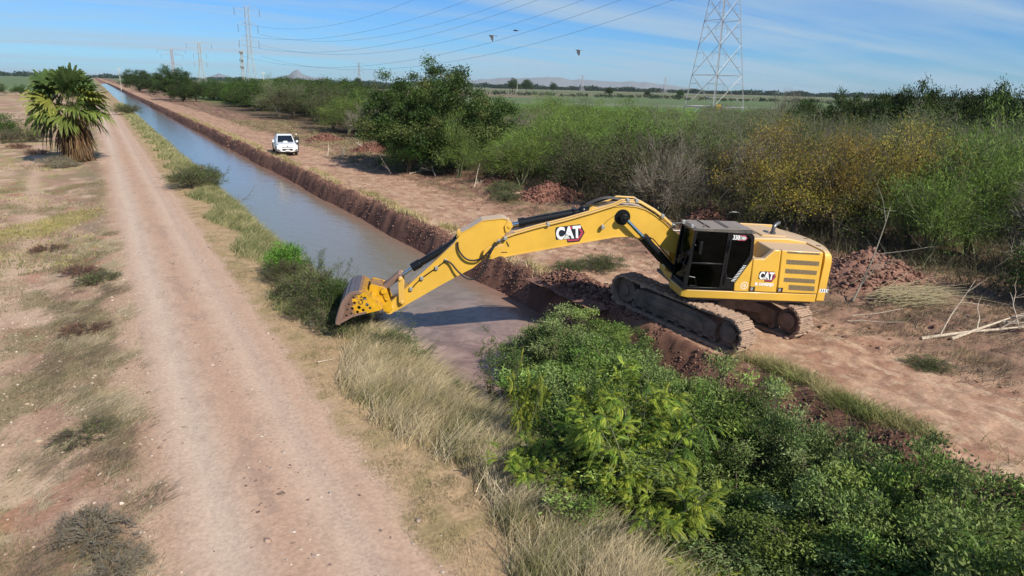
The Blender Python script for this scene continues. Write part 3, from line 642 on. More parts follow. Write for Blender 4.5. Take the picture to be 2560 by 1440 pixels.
boom = mb.build('boom', m_yel, EX)
mb = MB()
for s_ in (1, -1):
    mb.prism([(6.50, 2.02), (6.64, 2.03), (6.80, 1.93), (6.83, 1.80), (6.72, 1.68), (6.55, 1.68), (6.35, 1.78), (6.3, 2.1)], s_*.29, s_*.36)
    mb.cyl((6.64, s_*.36, 1.84), (6.64, s_*.42, 1.84), .085, n=14)
mb.cyl((6.64, -.3, 1.84), (6.64, .3, 1.84), .09, n=14); mb.build('boom_nose', m_yel, boom, bevel=.008)
mb = MB(); mb.cyl((3.03, -.52, 3.02), (3.03, .52, 3.02), .085, n=16); mb.cyl((3.03, .29, 3.02), (3.03, .31, 3.02), .22, n=24); mb.build('cylinder_pin', m_blk, boom)
mb = MB()
for s_ in (1, -1): mb.prism([(4.0, 3.02), (3.95, 3.2), (3.86, 3.25), (3.76, 3.22), (3.45, 3.26), (3.4, 3.2)], s_*.12, s_*.17)
mb.cyl((3.86, -.2, 3.13), (3.86, .2, 3.13), .06, n=12); mb.build('cylinder_lug', m_yel, boom, bevel=.008)
def along(E_, off): return [(a, b+off) for a, b in E_]
mb = MB()
pipe = [(6.25, .335, 2.30), (6.0, .335, 2.41), (5.4, .335, 2.62), (4.62, .335, 2.86), (3.9, .335, 3.115), (3.3, .335, 3.34), (3.1, .335, 3.46), (2.6, .335, 3.46), (2.14, .335, 3.24), (1.82, .335, 3.04), (1.5, .335, 2.80)]
mb.tube(pipe, .028, 8); mb.tube([(x, .25, z+.035) for x, _, z in pipe[1:]], .028, 8); mb.tube([(x, -.3, z+.02) for x, _, z in pipe[1:]], .028, 8)
mb.build('hydraulic_pipe', m_yeld, boom)
mb = MB()
for x, z in ((5.1, 2.72), (2.95, 3.50), (2.7, 3.5), (1.9, 3.12), (1.55, 2.87)): mb.box((x-.04, .2, z-.05), (x+.04, .38, z+.045))
mb.build('pipe_clamp', m_gry, boom, bevel=.01)
mb = MB(); mb.cyl((3.57, .29, 2.74), (3.57, .33, 2.74), .05, n=10); mb.box((3.53, .33, 2.68), (3.62, .42, 2.78)); mb.build('boom_light', m_gry, boom, bevel=.01)
mb = MB(); mb.tube([(3.55, .295, 2.77), (3.45, .295, 2.9), (3.2, .295, 3.1)], .006, 5); mb.tube([(6.15, .295, 1.88), (6.6, .295, 1.84)], .01, 5); mb.tube([(6.2, .30, 2.18), (6.12, .31, 2.05)], .012, 5); mb.build('cable', m_rub, boom)
logo(4.78, 2.31, math.radians(8.5), .316, .295, boom) if False else logo(4.80, 2.325, math.radians(8), .291, .285, boom)
mb = MB()
for k in range(4): mb.tube([(4.0, -.1+.07*k, 3.26), (3.7, -.1+.07*k, 3.42+.01*k), (3.4, -.1+.07*k, 3.50), (3.15, -.1+.07*k, 3.47), (3.0, -.1+.07*k, 3.44)], .024, 7, 2)
mb.build('hose', m_rub, boom)
# boom cylinders, one each side
for s_ in (1, -1):
    y = s_*.47; mb = MB(); mb.cyl((2.38, y, 2.50), (1.46, y, 1.67), .105, n=18); mb.cyl((2.42, y, 2.54), (2.27, y, 2.40), .125, n=18); mb.cyl((1.52, y, 1.72), (1.36, y, 1.58), .09, n=14)
    mb.tube([(2.30, y+.05*s_, 2.56), (2.15, y+.06*s_, 2.50), (1.7, y+.06*s_, 2.08), (1.5, y+.03*s_, 1.9)], .018, 6)
    o = mb.build('boom_cylinder', m_blk, EX, bevel=.006)
    mb = MB(); mb.cyl((2.98, y, 3.0), (2.36, y, 2.48), .055, n=14); mb.build('piston_rod', m_chr, o, smooth=False)
    mb = MB(); mb.cyl((3.03, y-.06, 3.03), (3.03, y+.06, 3.03), .115, n=18); mb.cyl((3.03, y+.06*s_, 3.03), (3.03, y+.085*s_, 3.03), .05, n=10); mb.build('rod_eye', m_blk, o, bevel=.01)
mb = MB(); mb.cyl((4.27, 0, 3.03), (5.80, 0, 2.655), .115, n=18); mb.cyl((5.70, 0, 2.68), (5.86, 0, 2.64), .14, n=18); mb.cyl((3.90, 0, 3.12), (4.30, 0, 3.02), .09, n=14); mb.ball((4.10, 0, 3.08), .14, 12, 8); mb.box((4.33, -.13, 2.85), (4.39, .13, 3.14))
sc_ = mb.build('stick_cylinder', m_blk, EX, bevel=.006)
mb = MB(); mb.cyl((5.82, 0, 2.65), (6.10, 0, 2.58), .055, n=14); mb.build('piston_rod', m_chr, sc_)
# --- stick ---
so_ = [(6.06, 2.58), (6.10, 2.70), (6.2, 2.76), (6.32, 2.79), (6.88, 2.70), (7.19, 2.48), (7.42, 2.34), (7.51, 2.18), (7.62, 2.02), (8.0, 1.61), (8.4, 1.19), (8.68, .90), (9.24, .30), (9.33, .20), (9.37, .10), (9.33, .0), (9.25, -.03), (9.1, .05), (7.93, .83), (7.5, 1.10), (7.06, 1.37), (6.78, 1.64), (6.66, 1.68), (6.56, 1.74), (6.39, 2.09), (6.26, 2.34), (6.16, 2.50)]
mb = MB(); mb.prism(so_, -.225, .225)
for a, b in zip(so_[2:13], so_[3:14]): mb.prism([a, b, (b[0]+.012, b[1]+.018), (a[0]+.012, a[1]+.018)], -.245, .245)
stick = mb.build('stick', m_yel, EX)
mb = MB()
for s_ in (1, -1):
    mb.prism([(6.05, 2.60), (6.10, 2.72), (6.2, 2.74), (6.28, 2.60), (6.25, 2.45), (6.16, 2.42)], s_*.225, s_*.27); mb.prism([(7.36, 2.36), (7.52, 2.36), (7.56, 2.2), (7.42, 2.12), (7.3, 2.3)], s_*.10, s_*.16)
    mb.cyl((6.15, s_*.27, 2.59), (6.15, s_*.29, 2.59), .05, n=10); mb.cyl((9.30, s_*.22, .09), (9.30, s_*.30, .09), .13, n=16)
mb.cyl((7.46, -.2, 2.25), (7.46, .2, 2.25), .055, n=12); mb.cyl((6.14, -.25, 2.59), (6.14, .25, 2.59), .06, n=12); mb.build('stick_lug', m_yel, stick, bevel=.006)
mb = MB()
for x, z in ((8.06, 1.33), (8.45, 1.02), (8.73, .70)): mb.box((x-.045, .225, z-.05), (x+.045, .285, z+.05))
mb.box((7.78, .225, 1.52), (7.86, .28, 1.60)); mb.build('line_clamp', m_gry, stick, bevel=.012)
mb = MB(); mb.tube([(7.82, .25, 1.55), (8.06, .25, 1.34), (8.45, .25, 1.03), (8.62, .25, .84), (8.73, .25, .68)], .016, 6); mb.build('grease_line', m_blk, stick)
def hosept(pts, y0_, y1_): n_ = len(pts); return [(x, y0_+(y1_-y0_)*math.sin(math.pi*i/(n_-1)), z) for i, (x, z) in enumerate(pts)]
mb = MB()
mb.tube([(6.22, .36, 2.26), (6.45, .40, 2.20), (6.62, .44, 1.98), (6.80, .42, 1.75), (7.02, .34, 1.60), (7.28, .31, 1.62), (7.50, .29, 1.86), (7.53, .27, 2.10)], .026, 8, 3)
mb.tube([(6.25, .38, 2.28), (6.5, .44, 2.16), (6.68, .48, 1.80), (6.78, .46, 1.40), (6.95, .42, 1.12), (7.2, .40, 1.08), (7.5, .36, 1.30), (7.68, .30, 1.52), (7.85, .27, 1.56)], .026, 8, 3)
mb.tube([(6.28, -.36, 2.26), (6.6, -.44, 2.0), (6.8, -.42, 1.5), (7.1, -.38, 1.3), (7.5, -.30, 1.7), (7.53, -.27, 2.10)], .026, 8, 3)
mb.build('hose', m_rub, stick)
mb = MB()
for x, z in ((6.25, 2.29), (6.42, 2.20)): mb.box((x-.05, .32, z-.045), (x+.05, .42, z+.045))
mb.build('hose_fitting', m_gry, stick, bevel=.012)
mb = MB(); mb.cyl((7.56, 0, 2.03), (8.60, 0, 1.32), .10, n=18); mb.cyl((8.50, 0, 1.39), (8.72, 0, 1.24), .125, n=18); mb.cyl((7.46, 0, 2.22), (7.60, 0, 2.04), .09, n=12); bc = mb.build('bucket_cylinder', m_blk, EX, bevel=.006)
mb = MB(); mb.cyl((8.66, 0, 1.28), (9.0, 0, 1.0), .05, n=14); mb.build('piston_rod', m_chr, bc)
mb = MB()
for s_ in (1, -1):
    a, b = Vector((8.96, 0, .34)), Vector((9.03, 0, 1.0)); mb.prism([(8.89, .30), (8.97, .24), (9.05, .32), (9.09, .98), (9.06, 1.06), (8.99, 1.06), (8.93, .98)], s_*.26, s_*.32)
    mb.cyl((9.03, s_*.2, 1.0), (9.03, s_*.36, 1.0), .05, n=10); mb.cyl((8.96, s_*.2, .33), (8.96, s_*.36, .33), .05, n=10)
mb.build('idler_link', m_yeld, EX, bevel=.012)
mb = MB(); mb.prism([(8.97, .94), (9.0, 1.10), (9.08, 1.12), (9.30, .90), (9.50, .74), (9.53, .64), (9.44, .60), (9.28, .72), (9.08, .90)], -.16, .16); mb.build('bucket_link', m_bmud, EX, bevel=.02)
# --- bucket, a slotted ditching bucket ---
HW = .68
arc = [(9.52, .22), (9.66, .40), (9.80, .56), (9.98, .69), (10.10, .725), (10.23, .715), (10.33, .68), (10.44, .56), (10.55, .36), (10.62, .14), (10.67, -.06), (10.69, -.20)]
side = [(9.50, .22)]+arc[1:]+[(10.60, -.22), (10.25, .0), (9.88, .11)]
holes = [(9.94, .53), (9.88, .36), (9.80, .27), (10.09, .27), (9.98, .20), (10.13, .14), (10.21, .40), (10.24, .54), (10.36, .36), (10.27, .24), (10.29, .09), (10.42, .03), (10.40, .20)]
rad = [.052, .052, .042, .052, .045, .045, .042, .036, .032, .042, .034, .034, .03]
def plate_with_holes(mb, outline, holes, rad, y, th):
    V2 = [Vector(p) for p in outline]; E2 = [(i, (i+1) % len(outline)) for i in range(len(outline))]
    for (hx, hz), r in zip(holes, rad):
        b = len(V2); V2 += [Vector((hx+r*math.cos(q*math.pi/6), hz+r*math.sin(q*math.pi/6))) for q in range(12)]; E2 += [(b+i, b+(i+1) % 12) for i in range(12)]
    vo, eo, fo, *_ = delaunay_2d_cdt(V2, E2, [], 0, 1e-5)
    def inside(p):
        c = False; n_ = len(outline)
        for i in range(n_):
            (ax, az), (bx, bz) = outline[i], outline[(i+1) % n_]
            if (az > p[1]) != (bz > p[1]) and p[0] < (bx-ax)*(p[1]-az)/(bz-az)+ax: c = not c
        return c
    fs = []
    for f in fo:
        cx_2 = sum(vo[i][0] for i in f)/len(f); cz_2 = sum(vo[i][1] for i in f)/len(f)
        if inside((cx_2, cz_2)) and all((cx_2-h[0])**2+(cz_2-h[1])**2 > (r*.9)**2 for h, r in zip(holes, rad)): fs.append(tuple(f))
    n_ = len(vo); cnt = {}
    for f in fs:
        for i in range(len(f)):
            e = (f[i], f[(i+1) % len(f)]); cnt[tuple(sorted(e))] = cnt.get(tuple(sorted(e)), 0)+1
    vs = [(v[0], y, v[1]) for v in vo]+[(v[0], y+th, v[1]) for v in vo]
    F_ = [f for f in fs]+[tuple(i+n_ for i in reversed(f)) for f in fs]
    for f in fs:
        for i in range(len(f)):
            a, b = f[i], f[(i+1) % len(f)]
            if cnt[tuple(sorted((a, b)))] == 1: F_.append((b, a, a+n_, b+n_))
    mb.add(vs, F_)
mb = MB(); prev = None                                  # back shell: solid lips, ribs with slots between
def shell_strip(mb, P_, ya, yb, th=.022):
    for a, b in zip(P_[:-1], P_[1:]):
        d = Vector((b[0]-a[0], b[1]-a[1])).normalized(); nx, nz = -d.y*th, d.x*th
        mb.prism([a, b, (b[0]+nx, b[1]+nz), (a[0]+nx, a[1]+nz)], ya, yb)
shell_strip(mb, arc[:2], -HW, HW)
for y in np.linspace(-HW, HW-.07, 11): shell_strip(mb, arc[1:5], y, y+.072)
mb.box((10.02, -HW, .715), (10.10, HW, .75))
bk = mb.build('bucket', m_buck, EX)
mb = MB(); shell_strip(mb, arc[4:6], -HW, HW)
for y in np.linspace(-HW, HW-.07, 11): shell_strip(mb, arc[5:9], y, y+.075)
for k in (6, 7): mb.box((arc[k][0]-.02, -HW, arc[k][1]-.03), (arc[k][0]+.02, HW, arc[k][1]+.03))
shell_strip(mb, arc[8:], -HW, HW); mb.build('bucket_back', m_bsteel, bk)
for s_ in (1, -1):
    mb = MB(); plate_with_holes(mb, side, holes, rad, s_*HW-(.025 if s_ > 0 else 0), .025); sp_ = mb.build('side_plate', m_buck, bk)
    mb = MB(); ed = [(10.23, .725), (10.34, .69), (10.45, .57), (10.56, .37), (10.63, .14), (10.70, -.22), (10.58, -.235), (10.48, .12), (10.42, .35), (10.33, .55), (10.20, .64), (10.05, .66), (10.0, .71), (10.10, .74)]
    mb.prism(ed, s_*HW, s_*(HW+.03)); mb.prism([(10.6, -.22), (10.25, .0), (9.88, .12), (9.9, .17), (10.28, .06), (10.58, -.12)], s_*HW, s_*(HW+.012)); mb.build('cutting_edge', m_bmud, sp_)
letters('side_lettering', 'CAT', .16, 10.02, .34, math.radians(70), HW+.003, m_drk, bk, .004, .8)
mb = MB()
for s_ in (1, -1):
    mb.prism([(9.86, .62), (9.84, .78), (9.80, .83), (9.47, .76), (9.39, .72), (9.24, .27), (9.22, .10), (9.30, .02), (9.45, .06), (9.52, .22)], s_*.27, s_*.33)
    mb.prism([(9.44, .66), (9.50, .60), (9.44, .44), (9.40, .36), (9.34, .38), (9.36, .50), (9.38, .62)], s_*.33, s_*.37); mb.cyl((9.46, s_*.33, .66), (9.46, s_*.40, .66), .085, n=16); mb.cyl((9.37, s_*.37, .41), (9.37, s_*.39, .41), .03, n=8)
mb.prism([(9.84, .60), (9.82, .81), (9.50, .76), (9.5, .73), (9.80, .70)], -.27, .27); mb.prism([(9.50, .20), (9.78, .52), (9.74, .55), (9.46, .24)], -.27, .27); mb.box((9.30, -.3, .06), (9.34, .3, .12))
for s_ in (1, -1): mb.add([(9.52, s_*.33, .22), (9.84, s_*.33, .58), (9.80, s_*.66, .56), (9.50, s_*.66, .21), (9.44, s_*.33, .24), (9.76, s_*.33, .64)], [(0, 1, 2, 3), (0, 3, 4), (1, 5, 2), (3, 2, 5, 4), (0, 4, 5, 1)])
mb.build('hinge_ears', m_buck, bk, bevel=.008)
# ---------------- vegetation builders ----------------
def leaf_mat(name, transl=.28, rough=.6):
    t = NT(name); a = t.attr(); oi = t.n('ShaderNodeObjectInfo')
    n = t.noise(2.2, 3, .6, t.n('ShaderNodeTexCoord').outputs['Object'])
    c = t.mix(t.rng(n, .3, .7, 0, 1), t.mix(1.0, a, (.78, .80, .80), 'MULTIPLY'), t.mix(1.0, a, (1.2, 1.18, 1.1), 'MULTIPLY'))
    hsv = t.n('ShaderNodeHueSaturation'); t.l(c, hsv.inputs['Color']); t.l(t.rng(oi.outputs['Random'], 0, 1, .485, .515), hsv.inputs['Hue']); t.l(t.rng(oi.outputs['Random'], 0, 1, .82, 1.2), hsv.inputs['Value'])
    d = t.n('ShaderNodeBsdfDiffuse'); tl = t.n('ShaderNodeBsdfTranslucent'); m = t.n('ShaderNodeMixShader'); m.inputs[0].default_value = transl
    t.l(hsv.outputs[0], d.inputs[0]); t.l(hsv.outputs[0], tl.inputs[0]); t.l(d.outputs[0], m.inputs[1]); t.l(tl.outputs[0], m.inputs[2])
    g = t.n('ShaderNodeBsdfGlossy'); g.inputs['Roughness'].default_value = .45; m2 = t.n('ShaderNodeMixShader'); m2.inputs[0].default_value = .012
    t.l(m.outputs[0], m2.inputs[1]); t.l(g.outputs[0], m2.inputs[2]); t.l(m2.outputs[0], t.t.nodes['Material Output'].inputs[0]); return t.m
m_leaf = leaf_mat('foliage'); m_grass = leaf_mat('grass_blades', .2)
def bark(name, c): return simple(name, c, .9, var=.35, scale=14)
m_bark = bark('bark', (.10, .075, .055)); m_barkg = bark('grey_bark', (.18, .158, .12)); m_wood = bark('bleached_wood', (.46, .375, .28)); m_twg = bark('green_stem', (.12, .13, .06))
def unit(v): return v/np.maximum(np.linalg.norm(v, axis=-1, keepdims=True), 1e-6)
def leaves(P, D, L, Wd, C, r, fold=.0):
    """diamond leaves: base P, direction D (unit), length L, width Wd, colour C"""
    n = len(P); A = unit(np.cross(D, unit(r.normal(size=(n, 3)))))
    L = np.broadcast_to(np.asarray(L, float).reshape(-1, 1), (n, 1)); Wd = np.broadcast_to(np.asarray(Wd, float).reshape(-1, 1), (n, 1))
    V = np.stack([P, P+D*L*.45+A*Wd*.5, P+D*L, P+D*L*.45-A*Wd*.5], 1).reshape(-1, 3)
    return V, np.arange(4*n).reshape(n, 4), np.repeat(C, 4, 0)
def tubes(P0, P1, P2, ra, rb, sides=3, seg=4):
    n = len(P0); t_ = np.linspace(0, 1, seg+1)[None, :, None]
    c = P0[:, None]*(1-t_)**2+2*P1[:, None]*t_*(1-t_)+P2[:, None]*t_**2
    d = unit(np.gradient(c, axis=1)); ref = np.where(np.abs(d[..., 2:3]) < .9, np.array([0, 0, 1.]), np.array([1., 0, 0]))
    e1 = unit(np.cross(d, ref)); e2 = np.cross(d, e1)
    R = np.asarray(ra).reshape(-1, 1, 1)*(1-t_)+np.asarray(rb).reshape(-1, 1, 1)*t_
    q = 2*np.pi*np.arange(sides)/sides
    V = c[:, :, None]+R[:, :, None]*(e1[:, :, None]*np.cos(q)[None, None, :, None]+e2[:, :, None]*np.sin(q)[None, None, :, None])
    I = np.arange(n*(seg+1)*sides).reshape(n, seg+1, sides); J = np.roll(I, -1, 2)
    F = np.stack([I[:, :-1], J[:, :-1], J[:, 1:], I[:, 1:]], -1).reshape(-1, 4)
    return V.reshape(-1, 3), F
def cat(*vf):
    V = []; F = []; C = []; b = 0
    for v, f, c in vf: V.append(v); F.append(f+b); C.append(c); b += len(v)
    return np.concatenate(V), np.concatenate(F), np.concatenate(C)
def shrub(name, seed, R=(1.6, 1.6, 2.0), z0=.12, stems=7, tips=70, per=60, rc=.32, leaf=(.10, .035), cols=((.06, .10, .03),), up=.2, droop=0, twig=1.0, twigc=m_bark, spiky=0, shell=.55, trunk=0, barecol=None, accent=None, lump=.35, tr=.03, tv=.55):
    """returns (crown mesh, trunk mesh); R is half-width x, y and height"""
    r = np.random.default_rng(seed)
    d = unit(r.normal(size=(tips, 3))); d[:, 2] = np.abs(d[:, 2])*.95+r.uniform(-.55, .1, tips); d = unit(d)
    a = np.arctan2(d[:, 1], d[:, 0]); lum = 1+lump*(fbm(a*1.3+10, d[:, 2]*2.2, seed, 3)-.5)*2.2
    rad = (r.uniform(0, 1, tips)**shell)*lum
    T_ = d*rad[:, None]*np.array([R[0], R[1], R[2]*.55]); T_[:, 2] += R[2]*(.40 if not trunk else .47); T_[:, 2] = np.where(T_[:, 2] < z0, z0+r.uniform(0, .3, tips)*R[2]*.5, T_[:, 2])
    # stems
    q = r.uniform(0, 2*np.pi, stems); se = np.stack([np.cos(q)*R[0]*.55, np.sin(q)*R[1]*.55, np.full(stems, R[2]*.62)], 1)*r.uniform(.5, 1.1, (stems, 1))
    se[:, 2] = np.maximum(se[:, 2], R[2]*.4)
    b0 = np.zeros((stems, 3)); b0[:, :2] = r.normal(size=(stems, 2))*.06
    if trunk: b0[:, 2] = trunk*.8
    mid = se*np.array([.35, .35, .6])
    v1, f1 = tubes(b0, mid, se, tr*R[2]*.5, tr*R[2]*.2, 5, 5)
    # branches from stems to tips
    k = np.argmin(((T_[:, None]-se[None])**2).sum(-1), 1); tt = r.uniform(.35, 1, tips)[:, None]
    S = b0[k]*(1-tt)**2+2*mid[k]*tt*(1-tt)+se[k]*tt**2
    M_ = (S+T_)/2+np.array([0, 0, .1])*R[2]+r.normal(size=(tips, 3))*.08
    v2, f2_ = tubes(S, M_, T_, tr*.35, .006, 3, 4)
    parts = [(v1, f1, v1*0), (v2, f2_, v2*0)]
    if trunk:
        v3, f3 = tubes(np.array([[0, 0, -.1]]), np.array([[.05, .03, trunk*.5]]), np.array([[0, 0, trunk]]), tr*R[2]*.9, tr*R[2]*.6, 8, 4); parts.append((v3, f3, v3*0))
    nt_ = int(tips*6*twig)
    if nt_:
        kk = r.integers(0, tips, nt_); P0 = T_[kk]*(.82+.18*r.uniform(size=(nt_, 1))); dd = unit(unit(T_[kk]-np.array([0, 0, R[2]*.4]))+r.normal(size=(nt_, 3))*.7+np.array([0, 0, .35+spiky]))
        ln = r.uniform(.25, .7, (nt_, 1))*(rc*2.0); P2 = P0+dd*ln; P1 = (P0+P2)/2+r.normal(size=(nt_, 3))*.05*ln
        v4, f4 = tubes(P0, P1, P2, .006 if not barecol else .009, .002, 3, 2); parts.append((v4, f4, v4*0))
    V, F, _ = cat(*parts); trunkm = raw_mesh('trunk', V, F, twigc)
    N = tips*per
    if N == 0: return None, trunkm
    kk = np.repeat(np.arange(tips), per); off = r.normal(size=(N, 3))*rc*.55*np.array([1, 1, .75]); P = T_[kk]+off
    outd = unit(T_[kk]-np.array([0, 0, R[2]*.35])+off*1.5)
    D = unit(outd*.6+r.normal(size=(N, 3))*.75+np.array([0, 0, up-droop]))
    cl = np.array(cols); cc = cl[r.integers(0, len(cl), tips)][kk]*(1+.45*(r.uniform(size=(N, 1))-.5))*(1+tv*2*(r.uniform(size=tips)[kk][:, None]-.5)*.5)
    if accent is not None:
        col, frac, zlo = accent; w = (P[:, 2] > R[2]*zlo) & ((fbm(T_[kk, 0]*1.3+seed, T_[kk, 1]*1.3+T_[kk, 2], seed+9, 3)+.25*(r.uniform(size=tips)[kk]-.5)) > 1-frac) & (r.uniform(size=N) < .85); cc[w] = np.array(col)*(1+.5*(r.uniform(size=(w.sum(), 1))-.5))
    V, F, Cc = leaves(P, D, leaf[0]*r.uniform(.6, 1.3, N), leaf[1]*r.uniform(.7, 1.2, N), cc, r)
    keep = V.reshape(-1, 4, 3)[:, 0, 2] > .02
    V = V.reshape(-1, 4, 3)[keep].reshape(-1, 3); Cc = Cc.reshape(-1, 4, 3)[keep].reshape(-1, 3); F = np.arange(len(V)).reshape(-1, 4)
    return raw_mesh('crown', V, F, m_leaf, Cc), trunkm
def plant(name, meshes, x, y, z, s, rz, label, cat_, group=None, sz=None):
    o = empty(name, (x, y, z), rz); o.scale = (s, s, sz or s); tag(o, label, cat_, group)
    if meshes[0]: link('crown' if 'grass' not in name else 'blades', meshes[0], o)
    if meshes[1]: link('trunk' if cat_ in ('tree',) else 'stems', meshes[1], o)
    return o
def hz(x, y): return float(height(np.array([[x]]), np.array([[y]]))[0, 0])
K = {}
def kind(k, n, **kw): K[k] = [shrub(k, 1000+len(K)*50+i, **kw) for i in range(n)]
kind('feather', 3, R=(1.7, 1.7, 3.0), tips=110, per=120, rc=.42, leaf=(.13, .016), cols=((.15, .235, .05), (.19, .29, .055), (.12, .18, .05)), up=.2, spiky=.1, twigc=m_twg, shell=.5, lump=.6)
kind('palef', 3, R=(1.9, 1.9, 2.8), tips=110, per=110, rc=.42, leaf=(.12, .016), cols=((.16, .19, .085), (.19, .20, .10), (.12, .15, .06)), up=.2, spiky=.1, twig=1.6, twigc=m_barkg, shell=.5, lump=.6)
kind('olive', 3, R=(1.6, 1.6, 2.5), tips=110, per=75, rc=.36, leaf=(.085, .030), cols=((.07, .09, .03), (.09, .105, .04), (.05, .07, .025)), twig=1.4, shell=.6, lump=.5)
kind('grey', 3, R=(1.6, 1.6, 2.7), tips=130, per=26, rc=.45, leaf=(.07, .022), cols=((.12, .12, .06), (.16, .14, .09)), twig=2.2, twigc=m_barkg, spiky=.3, barecol=True, shell=.6)
kind('yellow', 2, R=(1.8, 1.8, 3.0), tips=120, per=85, rc=.30, leaf=(.06, .026), cols=((.13, .14, .035), (.17, .16, .03), (.08, .10, .03)), accent=((.33, .25, .05), .52, .35), twig=1.0, shell=.6, lump=.5)
kind('green', 3, R=(1.8, 1.8, 3.0), tips=120, per=85, rc=.40, leaf=(.12, .05), cols=((.05, .095, .02), (.07, .13, .025), (.04, .07, .02)), twig=.6, shell=.55, lump=.45)
kind('darktree', 3, R=(3.6, 3.6, 7.4), tips=200, per=90, rc=.75, leaf=(.22, .11), cols=((.035, .065, .018), (.045, .085, .02), (.06, .075, .025)), twig=.5, trunk=1.6, stems=9, shell=.5, lump=.5)
kind('dome', 2, R=(2.0, 2.0, 3.0), tips=200, per=110, rc=.30, leaf=(.10, .055), cols=((.04, .07, .018), (.055, .085, .022), (.035, .055, .018)), twig=.3, shell=.42, lump=.38)
LBL = {'feather': ('palo_verde_shrub', 'bright green feathery shrub'), 'palef': ('palo_verde_shrub', 'pale olive wispy shrub'), 'olive': ('mesquite_shrub', 'dark olive small-leaved shrub'),
       'grey': ('bare_shrub', 'grey twiggy almost leafless shrub'), 'yellow': ('flowering_shrub', 'yellow flowering shrub'), 'green': ('leafy_shrub', 'deep green leafy shrub')}
ANC = [('feather',27,45),('feather',46,60),('feather',36,43),('feather',64,96),('feather',21,26),('feather',65,70),('feather',114,128),('grey',40,69),('olive',20,29),('olive',20,25),('grey',21,23),('olive',20,20),('grey',24,24),('grey',38,35),('grey',26,25),('olive',22,20),('yellow',27.5,20.5),('yellow',35,25),('yellow',31,21),('yellow',36,21.5),('yellow',32,18),('olive',24,18),('olive',26,17),('grey',29,14),('grey',26,11),('grey',26,13),('feather',31,16),('palef',52,41),('palef',79,51),('palef',72,38),('palef',46,22),('palef',151,89),('palef',76,70),('olive',23,13),('green',22,9),('green',33,154),('olive',34,127),('green',32,172),('green',43,144),('palef',30,147),('green',24,45),('olive',30,34),('palef',58,60)]
def zone(x, y):
    az = math.degrees(math.atan2(x, y)); d = math.hypot(x, y)
    far = 'front rank' if d < 34 else 'second rank' if d < 44 else 'third rank' if d < 58 else 'nearer middle' if d < 72 else 'farther middle' if d < 92 else 'far side' if d < 118 else 'farthest side'
    if az < 18 and d > 90: far = 'nearest stretch' if d < 120 else 'second stretch' if d < 150 else 'third stretch' if d < 180 else 'fourth stretch' if d < 215 else 'fifth stretch' if d < 255 else 'last stretch toward the round trees'
    if az < 15: w = 'beyond the white pickup'
    elif az < 21: w = 'left of the big dark tree'
    elif az < 29: w = 'around the big dark tree'
    elif az < 38: w = 'behind the boom'
    elif az < 46: w = 'below the steel pylon'
    elif az < 53: w = 'behind the engine hood'
    elif az < 59: w = 'right of the machine tail'
    else: w = 'at the right edge'
    return far, w
def in_view(x, y, z=2, mg=.12):
    v = Vector((x, y, z))-M.translation; zc = v.dot(fw)
    if zc < 1: return False
    return abs(v.dot(rr)/zc) < .731*(1+mg)+2.5/zc and v.dot(uu)/zc < .5
rt = random.Random(11)
BT = (22.6, 52.0)                        # the big dark tree
def edge(Y): return np.interp(Y, [4, 9, 12, 15, 18, 26, 32, 45, 52, 62, 92, 133, 200, 330], [24.6, 25, 25.8, 25.8, 25, 23.8, 23.2, 23.8, 24.2, 25, 27, 29, 30.5, 36])
cells = []; ZN = {}
d = 24.0
while d < 300:
    st = 2.5+.033*d if d < 150 else 7.5
    azs = np.degrees(st*.95/d); a = -2+rt.uniform(0, azs)
    while a < 70:
        aa = math.radians(a+rt.uniform(-.3, .3)*azs); dd = d+rt.uniform(-.35, .35)*st; x, y = dd*math.sin(aa), dd*math.cos(aa)
        lim = np.interp(math.degrees(aa), [0, 12, 18, 22, 26, 31, 45, 62, 70], [330, 330, 170, 130, 125, 132, 132, 110, 100])
        if y > 3 and x > edge(y)+.8 and dd < lim and in_view(x, y) and (y < 105 or x < edge(y)+26) and math.hypot(x-BT[0], y-BT[1]) > 3.2: cells.append((x, y, dd, st))
        a += azs
    d += st*.95
for (x, y, dd, st) in cells:
    sc = st/3.1
    k = min(ANC, key=lambda q: math.hypot(q[1]-x, q[2]-y)/(6+.12*dd)*rt.uniform(.75, 1.35)*{'yellow': 1.5, 'grey': 1.25}.get(q[0], 1.0))[0]
    ms = rt.choice(K[k]); nm, lb = LBL[k]
    hgt = {'feather': 3.6, 'palef': 3.5, 'olive': 3.0, 'grey': 3.1, 'yellow': 3.6, 'green': 3.4}[k]
    if math.degrees(math.atan2(x, y)) < 20: hgt += 1.7*min(1, max(0, (dd-50)/40))
    if math.hypot(x, y) > 45 and 56 > math.degrees(math.atan2(x, y)) > 28: hgt *= 1.0
    # front rank lower
    e = x-edge(y); 
    if e < 1.0: hgt *= .8
    hgt *= (1.22 if x < y*1.15 else 1.38)+.2*max(0, min(1, (58-dd)/20))
    hgt *= rt.uniform(.72, 1.2); base = {'feather': 3.0, 'palef': 2.8, 'olive': 2.5, 'grey': 2.7, 'yellow': 3.0, 'green': 3.0}[k]
    fr, w = zone(x, y)
    o = plant(nm, ms, x, y, hz(x, y)-.05, sc*rt.uniform(.95, 1.4), rt.uniform(0, 6.28), 'x', 'shrub', f'{lb}s {w}, {fr}', sz=hgt/base)
    ZN.setdefault((lb, w, fr), []).append((math.atan2(x, y), o))
ORD = ['leftmost', 'second from left', 'third from left', 'fourth from left', 'fifth from left', 'sixth from left']
def ordinal(i, n):
    return '' if n == 1 else ('rightmost' if i == n-1 else ORD[i])
